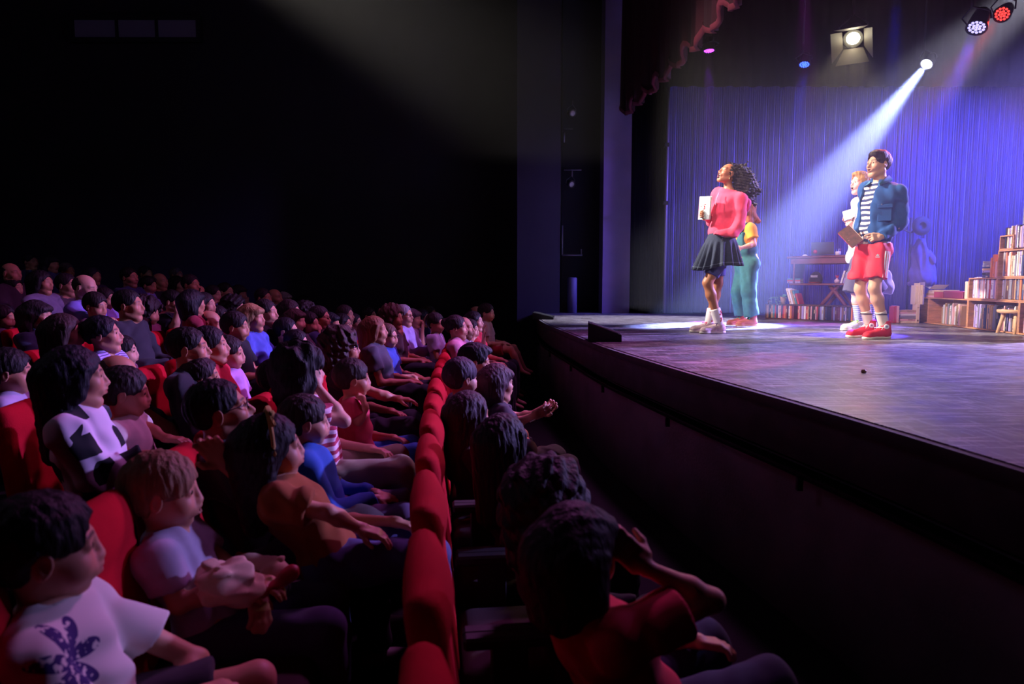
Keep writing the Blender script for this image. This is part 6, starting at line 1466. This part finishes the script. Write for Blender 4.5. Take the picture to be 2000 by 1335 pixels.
P(600, 615, 27, 'w', 'curly', '1c1416', '4a2a40', 'woman with dark curls between lilac child and navy t-shirt man', d=7.7, r=3, gz=(1, -.2, 0))
P(605, 633, 19, 'c', 'boy', '1a1216', '4a3040', 'child with hand over mouth below woman with dark curls', d=7.3, r=3, gz=(1, -.2, 0), ra='mouth', xo=.38)
# --- further rows
P(252, 598, 40, 'm', 'short', '16100f', '26242e', 'man in dark jacket with pale collar holding a toddler', d=5.7, r=4, gz=(1, .1, .05), sl='long', tname='jacket')
P(290, 613, 30, 'g', 'afro', '2a1c20', '8a4868', 'child with round curly hair in pink patterned top', d=6.2, r=4, gz=(1, .0, -.05), xo=.35)
P(276, 646, 20, 'c', 'boy', '3a2a2c', '6a4458', 'toddler in front of the curly haired child', d=5.8, r=4, gz=(1, -.1, -.1), xo=.45)
P(74, 618, 38, 'w', 'bob', '2a1e22', '2a3048', 'woman in dark blue jumper at the left, forehead lit', d=5.3, r=5, gz=(1, .1, -.05), sl='long', tname='jumper')
P(6, 622, 26, 'c', 'boy', '2a1e22', '6a4a68', 'child cut by the left edge with pale sleeve raised', d=6.2, r=5, gz=(1, .1, -.1))
P(338, 590, 30, 'm', 'short', '16100f', '222030', 'man resting mouth on fist, bare forearm upright, dark t-shirt', d=6.9, r=5, gz=(1, -.05, 0), ra=arm((342, 640), (346, 610), (0, .1, 1), (-1, 0, 0), -.2, -.2), xo=.28, hk={'hkR': dict(curl=1.0)}, tname='t_shirt')
P(378, 592, 36, 'w', 'bob', '141014', '8a1c34', 'woman with black hair turned away in dark red hoodie', d=6.6, r=4, gz=(.6, .8, 0), sl='long', lean=(-.2, -.1), tname='hoodie')
P(401, 596, 30, 'w', 'long', '1c1416', '3a2438', 'woman with pale spread fingers held against her cheek', d=7.2, r=4, gz=(1, -.1, 0), ra='cheek', hk={'hkR': dict(curl=.2, spread=.5)})
P(459, 601, 26, 'w', 'curly', '1c1416', '5a2c44', 'woman with dark ringlets in front of red seat back', d=7.7, r=4, gz=(1, -.15, -.1))
P(418, 576, 22, 'c', 'boy', '2a2024', '7a6ac8', 'child with bright lilac shirt and raised arm near the back', d=8.4, r=5, gz=(1, -.2, 0), ra='cheek')
P(441, 571, 25, 'm', 'short', '1c1416', '2a2434', 'man with short dark hair in dark top near the back', d=8.7, r=5, gz=(1, -.2, 0))
P(468, 574, 24, 'w', 'bob', '3a2c34', '4a3a50', 'woman with soft brown hair resting her chin on hand near the back', d=9.1, r=5, gz=(1, -.25, -.1), ra='chin')
P(515, 583, 22, 'm', 'short', '2a2024', '6878c0', 'man in light blue shirt at the back, leftmost of three men', d=9.3, r=4, gz=(1, -.3, 0), sl='long', tname='shirt')
P(537, 582, 24, 'm', 'buzz', '2a2024', '2a2438', 'man with cropped hair in dark top at the back', d=9.7, r=4, gz=(1, -.3, 0))
P(556, 588, 20, 'w', 'bob', '8a7a80', '5a4a60', 'grey haired woman at the back beside man with cropped hair', d=10.1, r=4, gz=(1, -.3, 0))
P(594, 593, 17, 'w', 'long', '1c1416', '2a2030', 'tiny distant face beyond the woman with dark curls', d=10.9, r=4, gz=(1, -.35, 0))
P(82, 553, 30, 'w', 'long', '1c1418', '7a6a88', 'woman with long dark hair and bare neckline in pale grey jumper', d=7.0, r=6, gz=(1, -.05, 0), sl='long', tname='jumper')
P(131, 558, 30, 'm', 'short', '2a2024', '4a3a48', 'man with greying hair next to woman in pale grey jumper', d=7.3, r=6, gz=(1, -.1, 0))
P(166, 563, 32, 'm', 'buzz', '3a2c2c', '8070c8', 'bearded man looking down in long lilac shirt, arm stretched out', d=6.6, r=5, gz=(1, .0, -.45), sl='long', ra=arm((165, 620), (200, 622), (1, 0, 0), (0, 0, -1), -.2, -.2), tname='shirt')
P(187, 599, 22, 'c', 'boy', '2a1e1e', '6a4458', 'toddler held on the arm of bearded man in lilac', d=6.3, r=5, gz=(1, -.2, -.3), xo=.5)
P(207, 585, 24, 'c', 'boy', '2a1e1e', 'a890e8', 'child in bright lilac bib-like top beside bearded man', d=6.9, r=5, gz=(1, -.1, 0), xo=.4)
P(253, 543, 20, 'm', 'short', '1c1416', '3a3c68', 'man in navy polo with pale scrap on shoulder in the back rows', d=9.0, r=6, gz=(1, -.25, 0))
P(291, 558, 22, 'c', 'boy', '1c1416', 'a098e8', 'child leaning over in brightly lit white lilac t-shirt', d=8.5, r=6, gz=(1, -.1, -.2), tname='t_shirt')
P(313, 551, 20, 'm', 'buzz', '5a5058', '2a2430', 'grey haired man above the child in white lilac t-shirt', d=9.3, r=6, gz=(1, -.25, 0))
P(347, 556, 21, 'w', 'long', '1c1416', '3a3048', 'woman with dark hair and pale scarf in the back rows', d=9.1, r=6, gz=(1, -.25, 0))
P(373, 557, 24, 'm', 'short', '2a2024', '5a5078', 'man with hand across his jaw in the back rows', d=8.8, r=5, gz=(1, -.25, 0), ra='mouth')
P(22, 535, 24, 'm', 'bald', '2a2024', '3a1c30', 'dim bald man at far left with reddish face', d=8.0, r=7, gz=(1, -.1, 0))
P(27, 563, 22, 'c', 'boy', '1c1416', '2a2030', 'dim child whose cheek catches light at the left edge', d=7.6, r=6, gz=(1, -.1, 0))
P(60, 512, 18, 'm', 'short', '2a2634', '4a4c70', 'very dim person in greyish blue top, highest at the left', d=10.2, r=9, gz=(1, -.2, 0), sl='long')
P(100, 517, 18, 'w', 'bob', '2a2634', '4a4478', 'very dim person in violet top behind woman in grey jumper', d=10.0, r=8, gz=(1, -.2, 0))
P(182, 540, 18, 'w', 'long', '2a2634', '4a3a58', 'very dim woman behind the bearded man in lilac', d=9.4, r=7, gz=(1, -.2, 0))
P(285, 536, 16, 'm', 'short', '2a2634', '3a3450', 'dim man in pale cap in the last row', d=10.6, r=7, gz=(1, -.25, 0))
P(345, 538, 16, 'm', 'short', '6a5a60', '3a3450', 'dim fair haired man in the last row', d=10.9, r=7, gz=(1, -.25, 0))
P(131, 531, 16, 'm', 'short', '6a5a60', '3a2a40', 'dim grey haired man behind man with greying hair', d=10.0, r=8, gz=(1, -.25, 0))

# seats: wherever somebody sits and where the photo shows red between people
occ = {}
for (r, d, hz_, lb, J) in PEOPLE: occ.setdefault(r, []).append(d)
want = set()
for r in range(0, 11):
    ys = [.98+.56*k+.13*(r % 3) for k in range(0, 18)]
    for y in ys:
        if r == 0 or any(abs(y-q_) < .42 for q_ in occ.get(r, [])) or (r in (1, 2) and y < 6): want.add((r, y))
# only what can be seen of them
def seen(r, y):
    x = bx(r, y); return -.80 < x/y < .05 or (r <= 2 and x/y > -.95)
rown = ['front row', 'second row', 'third row', 'fourth row', 'fifth row', 'sixth row', 'seventh row', 'eighth row', 'ninth row', 'tenth row', 'eleventh row']
by = {}
for (r, y) in sorted(want):
    if seen(r, y) or r == 0: by.setdefault(r, []).append(y)
for r, ys in by.items():
    for i, y in enumerate(ys):
        near = sorted([(abs(J['pelvis'][1]-y), lb) for (rr_, d, _, lb, J) in PEOPLE if rr_ == r])
        o = put_seat(r, y, not near or near[0][0] > .36)
        if i == 0: t = f'red velvet theatre seat at the near end of the {rown[r]}'
        elif i == len(ys)-1: t = f'red velvet theatre seat at the far end of the {rown[r]}'
        elif near and near[0][0] < .30: t = 'red seat in the '+rown[r]+' under '+' '.join(near[0][1].split()[:9])
        else: t = f'empty red velvet theatre seat in the {rown[r]}, seat {i+1} counted from the near end'
        o['label'] = t
